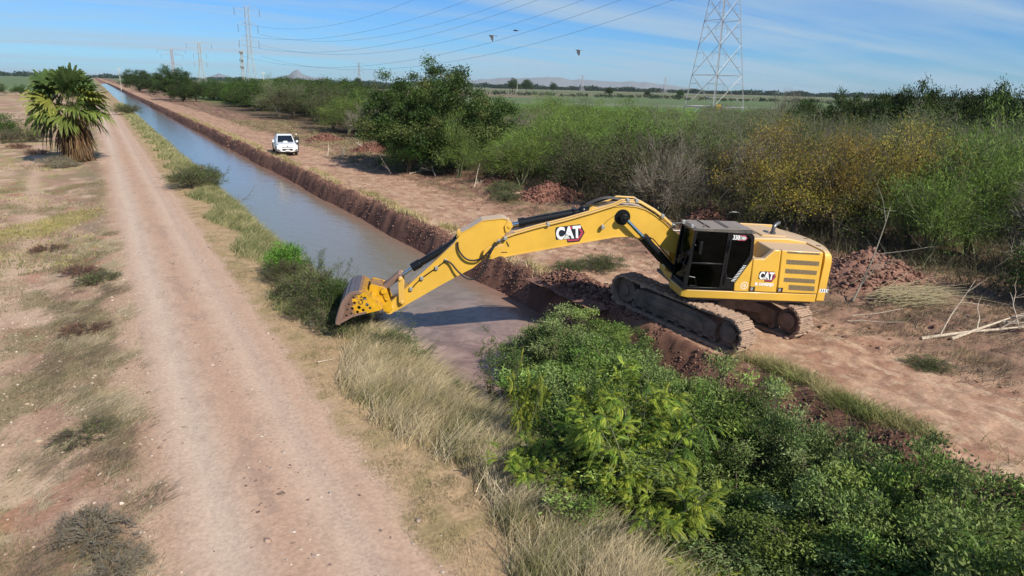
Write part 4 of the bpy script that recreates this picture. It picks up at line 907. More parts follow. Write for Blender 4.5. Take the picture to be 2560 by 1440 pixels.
for (lb, w, fr), L_ in ZN.items():
    L_.sort(key=lambda q: q[0])
    for i, (_, o) in enumerate(L_):
        o['label'] = f'{lb} {w}, {fr}'+(', '+ordinal(i, len(L_)) if 1 < len(L_) <= 6 else '')
DTL = ['leftmost low dark tree on the right skyline', 'second dark tree from the left on the right skyline', 'dark tree left of the tallest ones on the right skyline', 'tall dark tree at the middle of the right skyline', 'dark tree just right of the skyline middle', 'broad dark tree on the right skyline before the gap', 'rounded dark tree right of the gap on the skyline', 'dark tree next to last on the right skyline', 'last dark tree at the right edge of the skyline', 'small dark tree behind the pale leafless one']
# dark trees rising at the back right
for i, (x, y, s, h) in enumerate(((64.5, 49.5, .6, 6.4), (66, 46.5, .6, 6.7), (67, 43.2, .7, 7.3), (68, 40.5, .75, 7.6), (70.5, 38.5, .75, 7.7), (72.5, 36.0, .7, 7.6), (69.5, 32.5, .75, 7.9), (71, 29.5, .7, 7.3), (72, 27, .7, 6.8))):
    plant('broadleaf_tree', K['dome'][i % 2], x, y, hz(x, y), s*2.0, i*1.3, DTL[i], 'tree', 'dark trees on the right skyline', sz=h/3.0*1.0)
# the big dark tree beside the cleared bank
big = shrub('big', 77, R=(5.7, 5.0, 6.8), tips=520, per=330, rc=.55, leaf=(.15, .09), cols=((.05, .09, .024), (.062, .105, .026), (.10, .125, .038), (.04, .07, .02), (.055, .095, .025)), twig=.8, trunk=1.5, stems=12, shell=.42, lump=.75, accent=((.13, .15, .05), .32, .5), tv=.7)
plant('mesquite_tree', big, BT[0], BT[1], hz(*BT)-.1, 1.0, 2.1, 'big dark spreading tree beside the cleared bank, taller than everything round it', 'tree')
plant('mesquite_tree', K['green'][1], 19.9, 50.0, .15, 1.1, .4, 'low dark bush at the left foot of the big tree', 'bush')
plant('mesquite_tree', K['feather'][0], 22.4, 46.4, .15, 1.0, 1.4, 'light green feathery young tree in front of the big dark tree', 'tree', sz=1.5)
plant('mesquite_tree', K['green'][0], 31, 95, .1, 2.0, .4, 'bright mid green tree left behind the big dark tree', 'tree', sz=2.0)
# round trees by the far canal
for i, (x, y, s, h, l) in enumerate(((20.0, 405, 3.3, 11.0, 'left of the two round dark trees beside the far canal'), (22.5, 262, 3.0, 10.3, 'right of the two round dark trees beside the far canal, the broader one'))):
    plant('round_tree', K['dome'][i], x, y, hz(x, y), s*1.15, i*2., l, 'tree', 'round trees by the far canal', sz=h/3.0)
plant('round_tree', K['green'][2], 27, 240, .1, 2.0, 1., 'yellowish green bush in front of the broad round tree', 'bush')
for i, (x, y, s, h, l) in enumerate(((23.5, 242, 2.2, 5.5, 'green bush at the left foot of the broad round tree'), (26.5, 268, 2.8, 7.5, 'dark bush merging with the right side of the broad round tree'), (24, 380, 3, 6.5, 'dark bush at the right foot of the left round tree'))):
    plant('round_bush', K['dome'][i % 2], x, y, hz(x, y), s, i, l, 'bush', None, sz=h/3.0)
# bare pale tree on the skyline
plant('bare_tree', K['grey'][0], 69.3, 56.6, .1, 1.7, 1., 'pale leafless tree on the skyline left of the dark trees', 'tree', sz=2.6)
# ---------------- foreground shrubs in the overgrown near ditch ----------------
FC = ((.13, .22, .048), (.17, .27, .06), (.095, .165, .04), (.22, .31, .08), (.14, .21, .07))
def fgk(seed, **kw): return shrub('fg', seed, R=(1.15, 1.15, 2.0), tips=200, per=190, rc=.175, leaf=(.066, .025), cols=FC, twig=.8, stems=9, shell=.45, lump=.8, up=.1, accent=((.20, .27, .09), .42, .5), tv=.95, **kw)  # accent paints the upper clumps lighter, like sunlit tops
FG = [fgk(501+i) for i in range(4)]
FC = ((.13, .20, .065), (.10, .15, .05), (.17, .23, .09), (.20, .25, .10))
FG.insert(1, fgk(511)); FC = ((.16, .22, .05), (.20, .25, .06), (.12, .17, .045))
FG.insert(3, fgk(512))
FZ = {}; rows = []
for j, y in enumerate(np.arange(1.0, 15.4, 1.35)):
    for i, x in enumerate(np.arange(7.2, 14.0, 1.4)):
        xx = x+rt.uniform(-.3, .3)+(.5 if j % 2 else 0); yy = y+rt.uniform(-.3, .3)
        if yy < 4.2 and xx < 7.6: continue
        if yy > 12.4 and xx < 9.3+.25*(yy-12.4): continue
        if yy > 10.3 and xx < 8.1: continue
        if yy > 14.6 and xx > 12.0: continue
        if yy < 9 and xx < 7.9: continue
        top = .75-.28*max(0, xx-11.2)-.1*max(0, yy-12)
        if xx > np.interp(yy, [1, 2, 4, 6, 9, 12, 15], [9.6, 10.4, 11.4, 12.0, 12.1, 12.2, 11.9]): continue
        rows.append((xx, yy, top))
for n_, (xx, yy, top) in enumerate(sorted(rows)):
    zb_ = max(hz(xx, yy)-.05, WZ-.1) if xx < 12.6 else hz(xx, yy)-.35
    cap = min(2.0, 1.12-.42*(xx-10.7))-(.25 if yy > 13.2 else 0)-(.3 if yy > 11.5 and xx < 9.6 else 0)
    if xx < 9.0: cap = min(cap, .95)
    if yy < 6 and xx > 9.5: cap += .35
    if 5.2 < yy < 7.8 and xx < 9.1: cap = .3
    h = max(.6, cap-rt.choice((0, .1, .45, .9, 1.2))+rt.uniform(-.12, .15)-zb_)
    band = 'against the far bank' if xx > 11.3 else ('in mid ditch' if xx > 9.2 else 'along the near grass bank')
    dist = 'in the bottom right corner' if yy < 5 else ('below the excavator tail' if yy < 8.5 else ('in front of the tracks' if yy < 12 else 'at the upper end'))
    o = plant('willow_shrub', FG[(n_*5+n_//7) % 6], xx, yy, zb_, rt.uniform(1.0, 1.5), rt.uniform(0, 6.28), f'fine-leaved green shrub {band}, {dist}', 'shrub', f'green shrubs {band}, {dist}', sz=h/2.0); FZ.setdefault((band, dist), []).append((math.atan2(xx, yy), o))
for (band, dist), L_ in FZ.items():
    L_.sort(key=lambda q: q[0])
    for i, (_, o) in enumerate(L_): o['label'] = f'green shrub {band}, {dist}'+(', '+ordinal(i, len(L_)) if 1 < len(L_) <= 6 else '')
# bright green young trees with long drooping feather leaves
def leucaena(seed, h, spread, nst, nfr, fl=.26):
    r = np.random.default_rng(seed); q = r.uniform(0, 6.28, nst); e = np.stack([np.cos(q)*spread, np.sin(q)*spread, np.full(nst, h)*r.uniform(.55, 1, nst)], 1)
    b0 = r.normal(size=(nst, 3))*np.array([.06, .06, 0]); mid = e*np.array([.3, .3, .65]); v1, f1 = tubes(b0, mid, e, .022, .006, 5, 6)
    P = []; D = []
    k = r.integers(0, nst, nfr); t_ = r.uniform(.35, 1, nfr)[:, None]; S = b0[k]*(1-t_)**2+2*mid[k]*t_*(1-t_)+e[k]*t_**2
    a = r.uniform(0, 6.28, nfr); out_ = np.stack([np.cos(a), np.sin(a), r.uniform(.1, .9, nfr)], 1); L = r.uniform(.2, .5, (nfr, 1))
    B1 = S+unit(out_)*L; v2, f2_ = tubes(S, (S+B1)/2+[0, 0, .05], B1, .006, .003, 3, 3)
    V = []; C_ = []
    cols = np.array([(.17, .25, .035), (.23, .29, .04), (.09, .15, .03), (.30, .34, .05), (.12, .19, .035)])
    for s in range(nfr):
        nsub = r.integers(7, 12)
        for u_ in range(nsub):
            d0 = unit(out_[s]+r.normal(size=3)*.55+np.array([.25, 0, .1])); base = S[s]+(B1[s]-S[s])*(.4+.6*u_/max(1, nsub-1)); LL = fl*r.uniform(.7, 1.2); c0 = cols[r.integers(0, 4)]*(.8+.4*r.uniform())
            tt = np.linspace(.12, 1, 15); cen = base+d0*LL*tt[:, None]+np.array([0, 0, -1.])*(LL*.35*tt[:, None]**2)
            tan = unit(d0-np.array([0, 0, 1.1])*tt[:, None]); sd_ = unit(np.cross(tan, np.array([0, 0, 1.])+r.normal(size=3)*.2)); w = .030*np.sin(np.pi*(.12+.8*tt))[:, None]+.012
            for sg in (1, -1):
                A = cen; Tp = cen+sd_*sg*w+tan*.03-np.array([0, 0, .012]); hw = tan*.0055
                V.append(np.stack([A-hw, (A+Tp)/2-hw*1.4, Tp, (A+Tp)/2+hw*1.4], 1).reshape(-1, 3)); C_.append(np.repeat(c0[None]*(.85+.3*r.uniform(size=(15, 1))), 4, 0))
    V = np.concatenate(V); C_ = np.concatenate(C_); F = np.arange(len(V)).reshape(-1, 4)
    VV, FF, _ = cat((v1, f1, v1*0), (v2, f2_, v2*0)); return raw_mesh('crown', V, F, m_leaf, C_), raw_mesh('stems', VV, FF, m_twg)
LE = [leucaena(601, 2.3, .95, 11, 120), leucaena(602, 2.0, .8, 9, 100), leucaena(603, 1.1, .6, 7, 46, .28)]
for (x, y, m, s, h, l) in ((7.4, 8.2, 0, 1.05, 1.22, 'bright yellow-green feathery young tree, tallest, at the edge of the green clump'), (7.0, 7.3, 1, 1.0, .95, 'bright feathery young tree with leaves drooping over the dark hollow at the bottom'),
      (8.1, 9.4, 1, .95, 1.3, 'bright feathery young tree behind the tallest one'), (6.5, 9.0, 1, .8, .62, 'low bright green feathery bush left of the tallest young tree'),
      (5.75, 9.3, 2, .8, .8, 'small vivid green seedling at the foot of the dry grass slope'), (6.55, 10.5, 2, .55, 1.9, 'slim light green sapling standing alone at the water edge'), (7.2, 6.4, 2, 1.0, .9, 'low feathery seedling beside the dark hollow')):
    plant('leucaena_tree', LE[m], x, y, max(hz(x, y), WZ)-.05, s, x*3, l, 'tree', None, sz=h)
# slender saplings at the water
def sapling(seed, h, n, leafc, spread=.35, per=26):
    r = np.random.default_rng(seed); e = np.stack([r.normal(size=n)*spread, r.normal(size=n)*spread, h*r.uniform(.6, 1, n)], 1); b0 = r.normal(size=(n, 3))*[.12, .12, 0]
    mid = (b0+e)/2+r.normal(size=(n, 3))*.08; v1, f1 = tubes(b0, mid, e, .016, .004, 4, 6)
    m_ = n*14; k = r.integers(0, n, m_); t_ = r.uniform(.3, 1, m_)[:, None]; S = b0[k]*(1-t_)**2+2*mid[k]*t_*(1-t_)+e[k]*t_**2; dd = unit(r.normal(size=(m_, 3))+[0, 0, .6]); B = S+dd*r.uniform(.1, .38, (m_, 1)); v2, f2_ = tubes(S, (S+B)/2, B, .004, .002, 3, 2)
    kk = np.repeat(np.arange(m_), per); P = S[kk]+(B[kk]-S[kk])*r.uniform(.2, 1.1, (m_*per, 1))+r.normal(size=(m_*per, 3))*.03; D = unit(r.normal(size=P.shape)+[0, 0, .2])
    cl = np.array(leafc); V, F, C_ = leaves(P, D, r.uniform(.03, .07, len(P)), .02, cl[r.integers(0, len(cl), len(P))]*(.8+.4*r.uniform(size=(len(P), 1))), r)
    VV, FF, _ = cat((v1, f1, v1*0), (v2, f2_, v2*0)); return raw_mesh('crown', V, F, m_leaf, C_), raw_mesh('stems', VV, FF, m_bark)
GC_ = ((.09, .15, .035), (.07, .12, .03), (.13, .17, .05)); SA = [sapling(701, 2.7, 7, GC_, .35, 30), sapling(702, 2.0, 5, GC_, .4, 12), sapling(703, 2.4, 8, GC_, .55, 22)]
for (x, y, m, s, h, l) in ((7.3, 12.9, 0, 1.0, .95, 'tall slim sapling rising from the muddy water left of the green clump'), (7.9, 13.3, 0, .9, .8, 'second slim sapling, just right of the tallest one in the water'), (7.6, 12.0, 1, .9, .9, 'thin dark stemmed sapling in front of the tallest one in the water'), (10.3, 15.4, 1, .8, .85, 'thin sprig standing in the water near the boom shadow'),
      (5.75, 21.6, 1, 1.1, .95, 'thin leggy sapling by the water left of the bucket'), (5.95, 20.7, 1, .8, .9, 'bare leggy sapling between the bucket and the leafier one'), (6.1, 24.2, 2, .7, .55, 'low leafy sapling leaning over the water upstream of the bucket'),
      (6.2, 48.5, 2, 1.0, .75, 'blue-green leafy bush leaning over the water, upstream'), (6.5, 15.9, 2, .7, .42, 'low leafy sprigs hanging in front of the bucket'), (6.55, 17.3, 1, .6, .8, 'sparse sprig crossing in front of the stick end'), (6.6, 13.3, 2, .6, .36, 'dark leafy tuft on the bank above the muddy water')):
    plant('sapling', SA[m], x, y, max(hz(x, y), WZ)-.05, s, y*2, l, 'sapling', None, sz=h)
LB = shrub('lb', 801, R=(1.0, 1.0, 1.1), tips=130, per=52, rc=.2, leaf=(.055, .022), cols=((.09, .13, .04), (.12, .16, .05), (.17, .16, .08), (.07, .10, .035)), twig=1.6, stems=8, shell=.55, lump=.5)
LG = shrub('lg', 802, R=(.6, .6, 1.3), tips=70, per=90, rc=.2, leaf=(.08, .035), cols=((.10, .24, .035), (.13, .28, .04)), twig=.3, stems=6)
for (x, y, m, s, h, l) in ((5.15, 20.0, LB, 1.0, .75, 'low sprawling dark green bush on the bank left of the bucket'), (5.7, 18.9, LB, .85, .6, 'low dark green bush touching the bucket tip'), (5.0, 22.3, LB, .85, .75, 'brownish tangled bush on the near bank, upstream of the bucket'), (5.0, 24.3, LB, .7, .8, 'small tangled bush under the bright green shrub'),
      (5.3, 25.2, LG, 1.0, .95, 'vivid green upright shrub on the near bank'), (5.3, 21.3, LB, 1.0, 1.1, 'bushy green growth on the bank between the leggy saplings and the road'), (5.35, 18.7, LB, .95, .65, 'spreading green bush between the road verge and the bucket lip'), (5.6, 19.8, K['green'][0], .42, .42, 'mid green rounded bush beside the bucket lip'), (4.8, 49.0, LB, 1.7, 1.3, 'dark rounded bush on the near bank beside the road'), (5.6, 51.5, LB, 1.3, 1.2, 'dark bush at the water behind the rounded one'), (5.1, 150, LB, 2.4, 1.9, 'green bush on the near bank far up the canal'), (6.0, 16.6, LB, .55, .6, 'small green tuft on the bank below the bucket'),
      (27.0, 9.8, K['green'][0], 1.0, 1.0, 'dense dark green bush at the right edge beyond the brushwood'), (16.0, 20.6, LB, .95, .55, 'green creeping weeds on the bank below the boom'), (14.7, 20.9, LB, .6, .45, 'small green weed patch by the bank edge below the boom'), (21.7, 38.3, LB, 1.1, .8, 'dark low bush beside the red earth heap'), (20.6, 36.3, LB, .9, .6, 'low green tuft in front of the red earth heap'), (17.7, 9.0, LB, .6, .3, 'short green tuft on the cleared ground at right')):
    plant('bush', m, x, y, hz(x, y)-.05, s, y*1.7, l, 'bush', None, sz=h)
# bushes on the left waste ground
BR = shrub('br', 811, R=(.95, .75, .5), tips=130, per=26, rc=.16, leaf=(.035, .015), cols=((.29, .21, .12), (.22, .18, .09), (.34, .26, .16)), twig=1.6, twigc=m_barkg, stems=8)
GR = shrub('gr', 812, R=(.8, .6, .35), tips=60, per=38, rc=.2, leaf=(.05, .015), cols=((.10, .14, .04), (.13, .16, .05)), twig=2, stems=8)
RD = shrub('rd', 813, R=(.75, .55, .4), tips=55, per=30, rc=.15, leaf=(.035, .015), cols=((.30, .09, .06), (.24, .10, .06)), twig=2, stems=8)
for (x, y, m, s, h, l) in ((-.8, 11.2, BR, .8, .8, 'dense brown dry bush at the bottom left beside the road'), (-.55, 10.1, BR, .6, .6, 'brown dry bush cut by the bottom edge'), (-.6, 27.2, GR, 1.0, .9, 'small green bush beside the road on the left'), (-1.2, 28.6, RD, 1.0, .9, 'reddish dry weed bush behind the small green one'), (-.9, 21.8, RD, 1.0, .6, 'dark red low weed on the waste ground'),
      (-3.2, 67.0, BR, 1.7, 1.7, 'brown dry bush at the foot of the palm'), (-2.5, 65.3, BR, 1.2, 1.2, 'small brown tuft in front of the palm'), (-7.0, 92, GR, 3.2, 4.2, 'green bush behind the palm, left'), (-9.3, 96, K['green'][0], 1.3, 1.0, 'round green bush left of the palm crown'), (-6.8, 84, RD, 1.6, 1.4, 'red weed patch left of the palm'), (-5.2, 78, RD, 1.6, 1.3, 'red weed patch beside the palm skirt'),
      (-2.4, 34.0, RD, 1.1, .7, 'low reddish weed near the yellow grass patch'), (-.9, 15.0, GR, .9, .5, 'low green weed patch beside the road, left foreground')):
    plant('weed_bush', m, x, y, hz(x, y)-.03, s, y*1.3, l, 'bush', None, sz=h)
# left distance: hedge and trees across the plain
for i, x in enumerate((-36, -29, -22, -15, -9)):
    plant('hedge_bush', K['green'][i % 3], x, 300+i*4, hz(x, 300), 1.7, i, ['leftmost bush of the dark hedge beyond the waste ground', 'second bush of the dark hedge beyond the waste ground', 'middle bush of the dark hedge beyond the waste ground', 'hedge bush just left of the palm top', 'hedge bush hidden by the palm top'][i], 'bush', 'dark hedge on the left', sz=1.3)
# far tree lines on the plain: masses no one can count, and the trees that stand out
def far_line(name, az0, az1, dist, hmin, hmax, n, seed, label):
    r = np.random.default_rng(seed); az = np.radians(r.uniform(az0, az1, n)); dd = dist*r.uniform(.93, 1.07, n); x = np.sin(az)*dd; y = np.cos(az)*dd; h = hmin+(hmax-hmin)*np.clip(fbm(az*60, az*0, seed, 3)*1.6-.4, 0, 1)*r.uniform(.5, 1.1, n)
    per = 26; P = np.stack([np.repeat(x, per), np.repeat(y, per), np.zeros(n*per)], 1); u_ = r.normal(size=(n*per, 3)); hh = np.repeat(h, per); P += u_*np.stack([hh*.45, hh*.45, hh*0], 1); P[:, 2] = height(P[:, 0], P[:, 1])+hh*r.uniform(0, 1, n*per)*.9
    V, F, C_ = leaves(P, unit(r.normal(size=P.shape)), hh*.42, hh*.3, np.array([.03, .05, .025])*(.7+.6*r.uniform(size=(len(P), 1))), r)
    tag(link(name, raw_mesh(name, V, F, m_leaf, C_)), label, 'trees', kind='stuff')
far_line('tree_line', -14, 30, 2300, 7, 15, 900, 901, 'dark tree line along the left and middle horizon'); far_line('tree_line', 28, 72, 1900, 7, 14, 900, 902, 'dark tree line along the right horizon'); far_line('hedgerow', 12, 21, 900, 3, 5, 500, 903, 'thin dark hedgerow across the green fields')
far_line('hedgerow', 28, 60, 620, 1.5, 3.5, 330, 904, 'broken row of low bushes between the green fields')
for i, (az, dd, h, l) in enumerate(((18.0, 800, 12, 'small dark round tree on the plain left of the big tree'), (17.0, 820, 10, 'smaller dark tree on the plain, further left of the big tree'), (30.0, 900, 16, 'left of two pale trees on the plain right of the big tree'), (31.1, 930, 16, 'right of two pale trees on the plain right of the big tree'), (33.2, 1150, 13, 'lone tree on the plain below the birds'), (37.6, 650, 8, 'wide dark tree on the plain left of the pylon'), (43.0, 700, 8, 'wide dark tree on the plain close left of the pylon'), (40.5, 700, 6, 'low tree between the two wide dark ones'), (54.0, 900, 9, 'dark tree on the plain right of the pylon'))):
    a = math.radians(az); x, y = dd*math.sin(a), dd*math.cos(a); plant('plain_tree', K['darktree'][i % 3], x, y, hz(x, y), h/7.4*.95, i, l, 'tree', 'single trees on the plain', sz=h/7.4)
# ---------------- grasses ----------------
def blades(name, pts, h, w, lean, cols, label, seed, seg=2, cat_='grass', bend=.5):
    r = np.random.default_rng(seed); n = len(pts); B = np.stack([pts[:, 0], pts[:, 1], height(pts[:, 0], pts[:, 1])-.01], 1)
    hh = h*r.uniform(.45, 1.25, (n, 1)); a = r.uniform(0, 6.28, n); dr = np.stack([np.cos(a), np.sin(a), a*0], 1)*r.uniform(.2, 1.1, (n, 1))+np.array([lean[0], lean[1], 0]); up = unit(np.array([0, 0, 1.])+dr*.5)
    side = unit(np.cross(up, unit(r.normal(size=(n, 3))))); t_ = np.linspace(0, 1, seg+1); ww = w*r.uniform(.6, 1.3, (n, 1)); V = []
    for k, t1_ in enumerate(t_):
        c = B+up*hh*t1_+dr*hh*bend*t1_**2-np.array([0, 0, 1.])*hh*.12*t1_**2; k_ = ww*(1-.92*t1_)*.5; V += [c-side*k_, c+side*k_]
    V = np.stack(V, 1); I = np.arange(n*2*(seg+1)).reshape(n, seg+1, 2); F = np.stack([I[:, :-1, 0], I[:, :-1, 1], I[:, 1:, 1], I[:, 1:, 0]], -1).reshape(-1, 4)
    cl = np.array(cols); pat = fbm(pts[:, 0]*1.1, pts[:, 1]*1.1, seed+3, 3); kx = np.clip(((pat-.3)/.4*len(cl)+r.normal(size=n)*.7).astype(int), 0, len(cl)-1); C_ = np.repeat(cl[kx]*(.75+.5*r.uniform(size=(n, 1))), 2*(seg+1), 0)
    tag(link(name, raw_mesh(name, V.reshape(-1, 3), F, m_grass, C_)), label, cat_, kind='stuff')
def scatter(n, x0, x1, y0, y1, seed, dens=None, ypow=1.0):
    r = np.random.default_rng(seed); x = r.uniform(x0, x1, n); y = y0+(y1-y0)*r.uniform(0, 1, n)**ypow
    if dens is not None: k = r.uniform(size=n) < dens(x, y); x, y = x[k], y[k]
    return np.stack([x, y], 1)
STR = ((.58, .49, .31), (.46, .38, .22), (.31, .28, .14), (.19, .20, .08), (.62, .53, .36))
STF = ((.30, .26, .14), (.22, .21, .10), (.15, .16, .065), (.11, .125, .05), (.34, .29, .16))
tall = lambda x, y: sst(4.3+.5*np.sin(y*.8), 5.1+.5*np.sin(y*.8), x+.5*(fbm(x*1.2, y*1.2, 31, 3)-.5))*sst(7.1, 6.5, x)*(.25+.75*sst(.3, .55, fbm(x*2.2, y*2.2, 32, 3)))
blades('tall_dry_grass', scatter(85000, 4.0, 7.2, 2.0, 19.5, 1, tall, 1.15), .50, .0125, (.6, .25), STR, 'long straw-coloured grass leaning over the near canal bank', 2, 3, bend=.8)
blades('tall_dry_grass', scatter(90000, 4.0, 7.0, 19.5, 62, 3, tall, 1.2), .40, .022, (.45, .2), STF, 'straw and green grass along the near bank upstream of the bucket', 4, 2)
blades('tall_dry_grass', scatter(40000, 3.9, 6.9, 62, 210, 5, tall, 1.3), .45, .06, (.3, .1), STF, 'grass strip along the near bank in the distance', 6, 1)
blades('stubble', scatter(110000, 3.3, 5.6, 1.5, 40, 7, lambda x, y: sst(3.35, 3.8, x+.35*(fbm(x*2, y*2, 33, 3)-.5))*sst(.36, .6, fbm(x*2.6, y*2.6, 34, 3)), 1.5), .075, .009, (.4, .2), ((.52, .43, .28), (.44, .36, .22), (.24, .22, .11)), 'short trampled dry grass between the road and the tall grass', 8, 1)
blades('weeds', scatter(210000, -7, .25, 6, 55, 9, lambda x, y: (.06+.94*sst(.50, .64, fbm(x*.8+5, y*.45, 61, 4)))*sst(.30, -.35, x+.5*(fbm(x*1.5, y*1.5, 35, 3)-.5))*.8+.5*np.exp(-((x+.55)/.45)**2)*sst(.4, .6, fbm(x*3, y*1.7, 37, 3)), 1.6), .10, .011, (.15, 0), ((.20, .18, .10), (.28, .22, .14), (.15, .15, .065), (.36, .28, .18)), 'grey green weeds and dry stalks on the waste ground at left', 10, 1)
blades('twig_litter', scatter(90000, -3.4, .45, 5, 36, 45, lambda x, y: sst(-3.0, -1.0, x+.6*(fbm(x*1.2, y*1.2, 46, 3)-.5))*sst(.44, .60, fbm(x*2.4, y*1.1, 66, 4))*sst(.45, .0, x), 1.6), .17, .008, (.9, .35), ((.13, .10, .075), (.20, .165, .11), (.16, .15, .08), (.34, .28, .20), (.40, .34, .25)), 'dark tangled dry stems lying along the left road edge', 47, 2, bend=1.3)
blades('weeds', scatter(50000, -16, 0, 30, 130, 11, lambda x, y: sst(.46, .62, fbm(x*.5+5, y*.3, 61, 4))*sst(.1, -.6, x), 1.3), .18, .035, (.1, 0), ((.17, .17, .08), (.27, .22, .11), (.32, .29, .12)), 'weedy patches on the waste ground towards the palm', 12, 1)
yg = scatter(30000, -6, 0, 34, 47, 13, lambda x, y: np.exp(-(((x+2.6)/2.2)**2+((y-40-.9*(x+2.6))/2.6)**2)**2))
blades('yellow_grass', yg, .12, .02, (.1, 0), ((.34, .31, .10), (.28, .28, .09), (.40, .34, .15)), 'yellow green patch of short grass on the waste ground', 14, 1)
br_ = lambda x, y: np.exp(-((x-13.75-.25*np.sin(y*.5))/.35)**2)*sst(.38, .6, fbm(x*1.3, y*.7, 36, 3))
blades('edge_grass', scatter(60000, 13.0, 14.9, 19, 150, 15, br_, 1.3), .30, .035, (.1, -.1), ((.44, .36, .20), (.38, .30, .17), (.30, .25, .12)), 'pale dry grass on the lip of the far bank', 16, 2)
blades('edge_grass', scatter(26000, 13.0, 14.9, 4.5, 11.6, 17, lambda x, y: np.exp(-((x-13.75-.15*np.sin(y*1.3))/.38)**2)*sst(.36, .55, fbm(x*1.3, y*1.0, 36, 3))), .42, .012, (-.3, -.2), ((.42, .35, .19), (.28, .27, .11), (.20, .22, .08)), 'tufts of long dry grass on the bank edge below the excavator', 18, 3)
cl_ = lambda x, y: sst(.45, .62, fbm(x*.9, y*.8, 38, 4))*sst(17.3, 19.5, x+.8*(fbm(x, y, 39, 2)-.5))*sst(28, 26, x)
blades('dry_litter', scatter(90000, 17, 28, 6, 50, 19, cl_, 1.3), .22, .016, (.3, -.4), ((.36, .29, .17), (.28, .22, .13), (.17, .16, .08), (.40, .33, .22)), 'straw and torn weeds strewn over the cleared strip', 20, 2)
blades('dry_litter', scatter(60000, 17.5, 30, 50, 125, 21, cl_, 1.2), .30, .045, (.1, 0), ((.34, .27, .16), (.24, .20, .11), (.16, .15, .08)), 'dry growth between the far track and the thicket', 22, 1)
blades('dry_litter', scatter(26000, 13.4, 19, 4, 32, 23, lambda x, y: .5*sst(.45, .62, fbm(x*1.5, y*1.2, 48, 3))), .05, .010, (.8, .8), ((.48, .38, .25), (.40, .31, .2)), 'bits of straw on the dirt track of the far bank', 24, 1, bend=1.6)
blades('brush_litter', scatter(30000, 15.5, 24, 6.5, 18, 57, lambda x, y: sst(16.5, 19, x)*sst(.42, .58, fbm(x*1.1, y*1.4, 58, 4))), .16, .012, (.9, -.5), ((.16, .11, .08), (.24, .17, .12), (.34, .27, .18), (.12, .09, .07)), 'torn twigs and brush litter right of the excavator', 59, 2, bend=1.5)
# understory that closes the thicket, its colours darkened to read as shaded gaps
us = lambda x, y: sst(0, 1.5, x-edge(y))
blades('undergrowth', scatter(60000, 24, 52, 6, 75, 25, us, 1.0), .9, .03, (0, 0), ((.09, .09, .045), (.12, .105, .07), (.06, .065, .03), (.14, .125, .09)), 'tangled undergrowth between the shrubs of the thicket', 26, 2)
# ---------------- clods and gravel ----------------
def clods(name, pts, size, mat, label, seed, cols, flatz=.7, cat_='clods'):
    r = np.random.default_rng(seed); n = len(pts); ph = (1+5**.5)/2
    ico = unit(np.array([(-1, ph, 0), (1, ph, 0), (-1, -ph, 0), (1, -ph, 0), (0, -1, ph), (0, 1, ph), (0, -1, -ph), (0, 1, -ph), (ph, 0, -1), (ph, 0, 1), (-ph, 0, -1), (-ph, 0, 1)]))
    fi = np.array([(0,11,5),(0,5,1),(0,1,7),(0,7,10),(0,10,11),(1,5,9),(5,11,4),(11,10,2),(10,7,6),(7,1,8),(3,9,4),(3,4,2),(3,2,6),(3,6,8),(3,8,9),(4,9,5),(2,4,11),(6,2,10),(8,6,7),(9,8,1)])
    S = size*np.minimum(r.lognormal(-.35, .5, (n, 1, 1)), 1.5)*np.array([1, 1, flatz])*r.uniform(.7, 1.3, (n, 1, 3)); V = ico[None]*(1+.9*(r.uniform(size=(n, 12, 1))-.5))*S
    a = r.uniform(0, 6.28, n); ca_, sa_ = np.cos(a)[:, None], np.sin(a)[:, None]; x = V[..., 0]*ca_-V[..., 1]*sa_; y = V[..., 0]*sa_+V[..., 1]*ca_
    z0_ = pts[:, 2] if pts.shape[1] > 2 else height(pts[:, 0], pts[:, 1]); V = np.stack([x+pts[:, 0:1], y+pts[:, 1:2], V[..., 2]+z0_[:, None]+S[:, 0, 2:3]*.15], -1)
    F = (fi[None]+(np.arange(n)*12)[:, None, None]).reshape(-1, 3); cl = np.array(cols); C_ = np.repeat(cl[r.integers(0, len(cl), n)]*(.7+.6*r.uniform(size=(n, 1))), 12, 0)
    return tag(link(name, raw_mesh(name, V.reshape(-1, 3), F, mat, C_)), label, cat_, kind='stuff')
t = NT('clod_earth'); a = t.attr(); n = t.noise(14, 5, .65); t.set(Base_Color=t.mix(t.rng(n, .35, .65, 0, 1), t.mix(1.0, a, (.7, .68, .68), 'MULTIPLY'), t.mix(1.0, a, (1.2, 1.2, 1.2), 'MULTIPLY')), Roughness=.95); t.bump(n, .6, .04); t.b.inputs['Specular IOR Level'].default_value = .15; m_clod = t.m
RED = ((.22, .12, .088), (.18, .095, .07), (.27, .155, .115), (.13, .07, .054))
bk_ = lambda x, y: np.exp(-((x-12.98-.6*bankr(y))/.42)**2)*sst(.40, .60, fbm(x*1.2, y*1.0, 81, 3))
clods('earth_clods', scatter(14000, 12.2, 14.2, 3, 27, 31, bk_), .030, m_clod, 'dark red clods crumbling down the freshly cut far bank', 32, RED)
clods('earth_clods', scatter(9000, 12.2, 14.0, 27, 80, 33, bk_, 1.3), .038, m_clod, 'red clods along the far bank upstream', 34, RED)
clods('earth_clods', scatter(3500, 12.2, 14.0, 80, 200, 35, bk_, 1.3), .08, m_clod, 'rough red earth edge of the distant far bank', 36, RED)
clods('earth_clods', scatter(5000, 17.5, 27, 5, 60, 37, lambda x, y: sst(.5, .68, fbm(x*1.4, y*1.2, 82, 3)), 1.3), .06, m_clod, 'loose clods scattered over the cleared strip', 38, ((.22, .12, .085), (.28, .165, .12), (.15, .085, .06)))
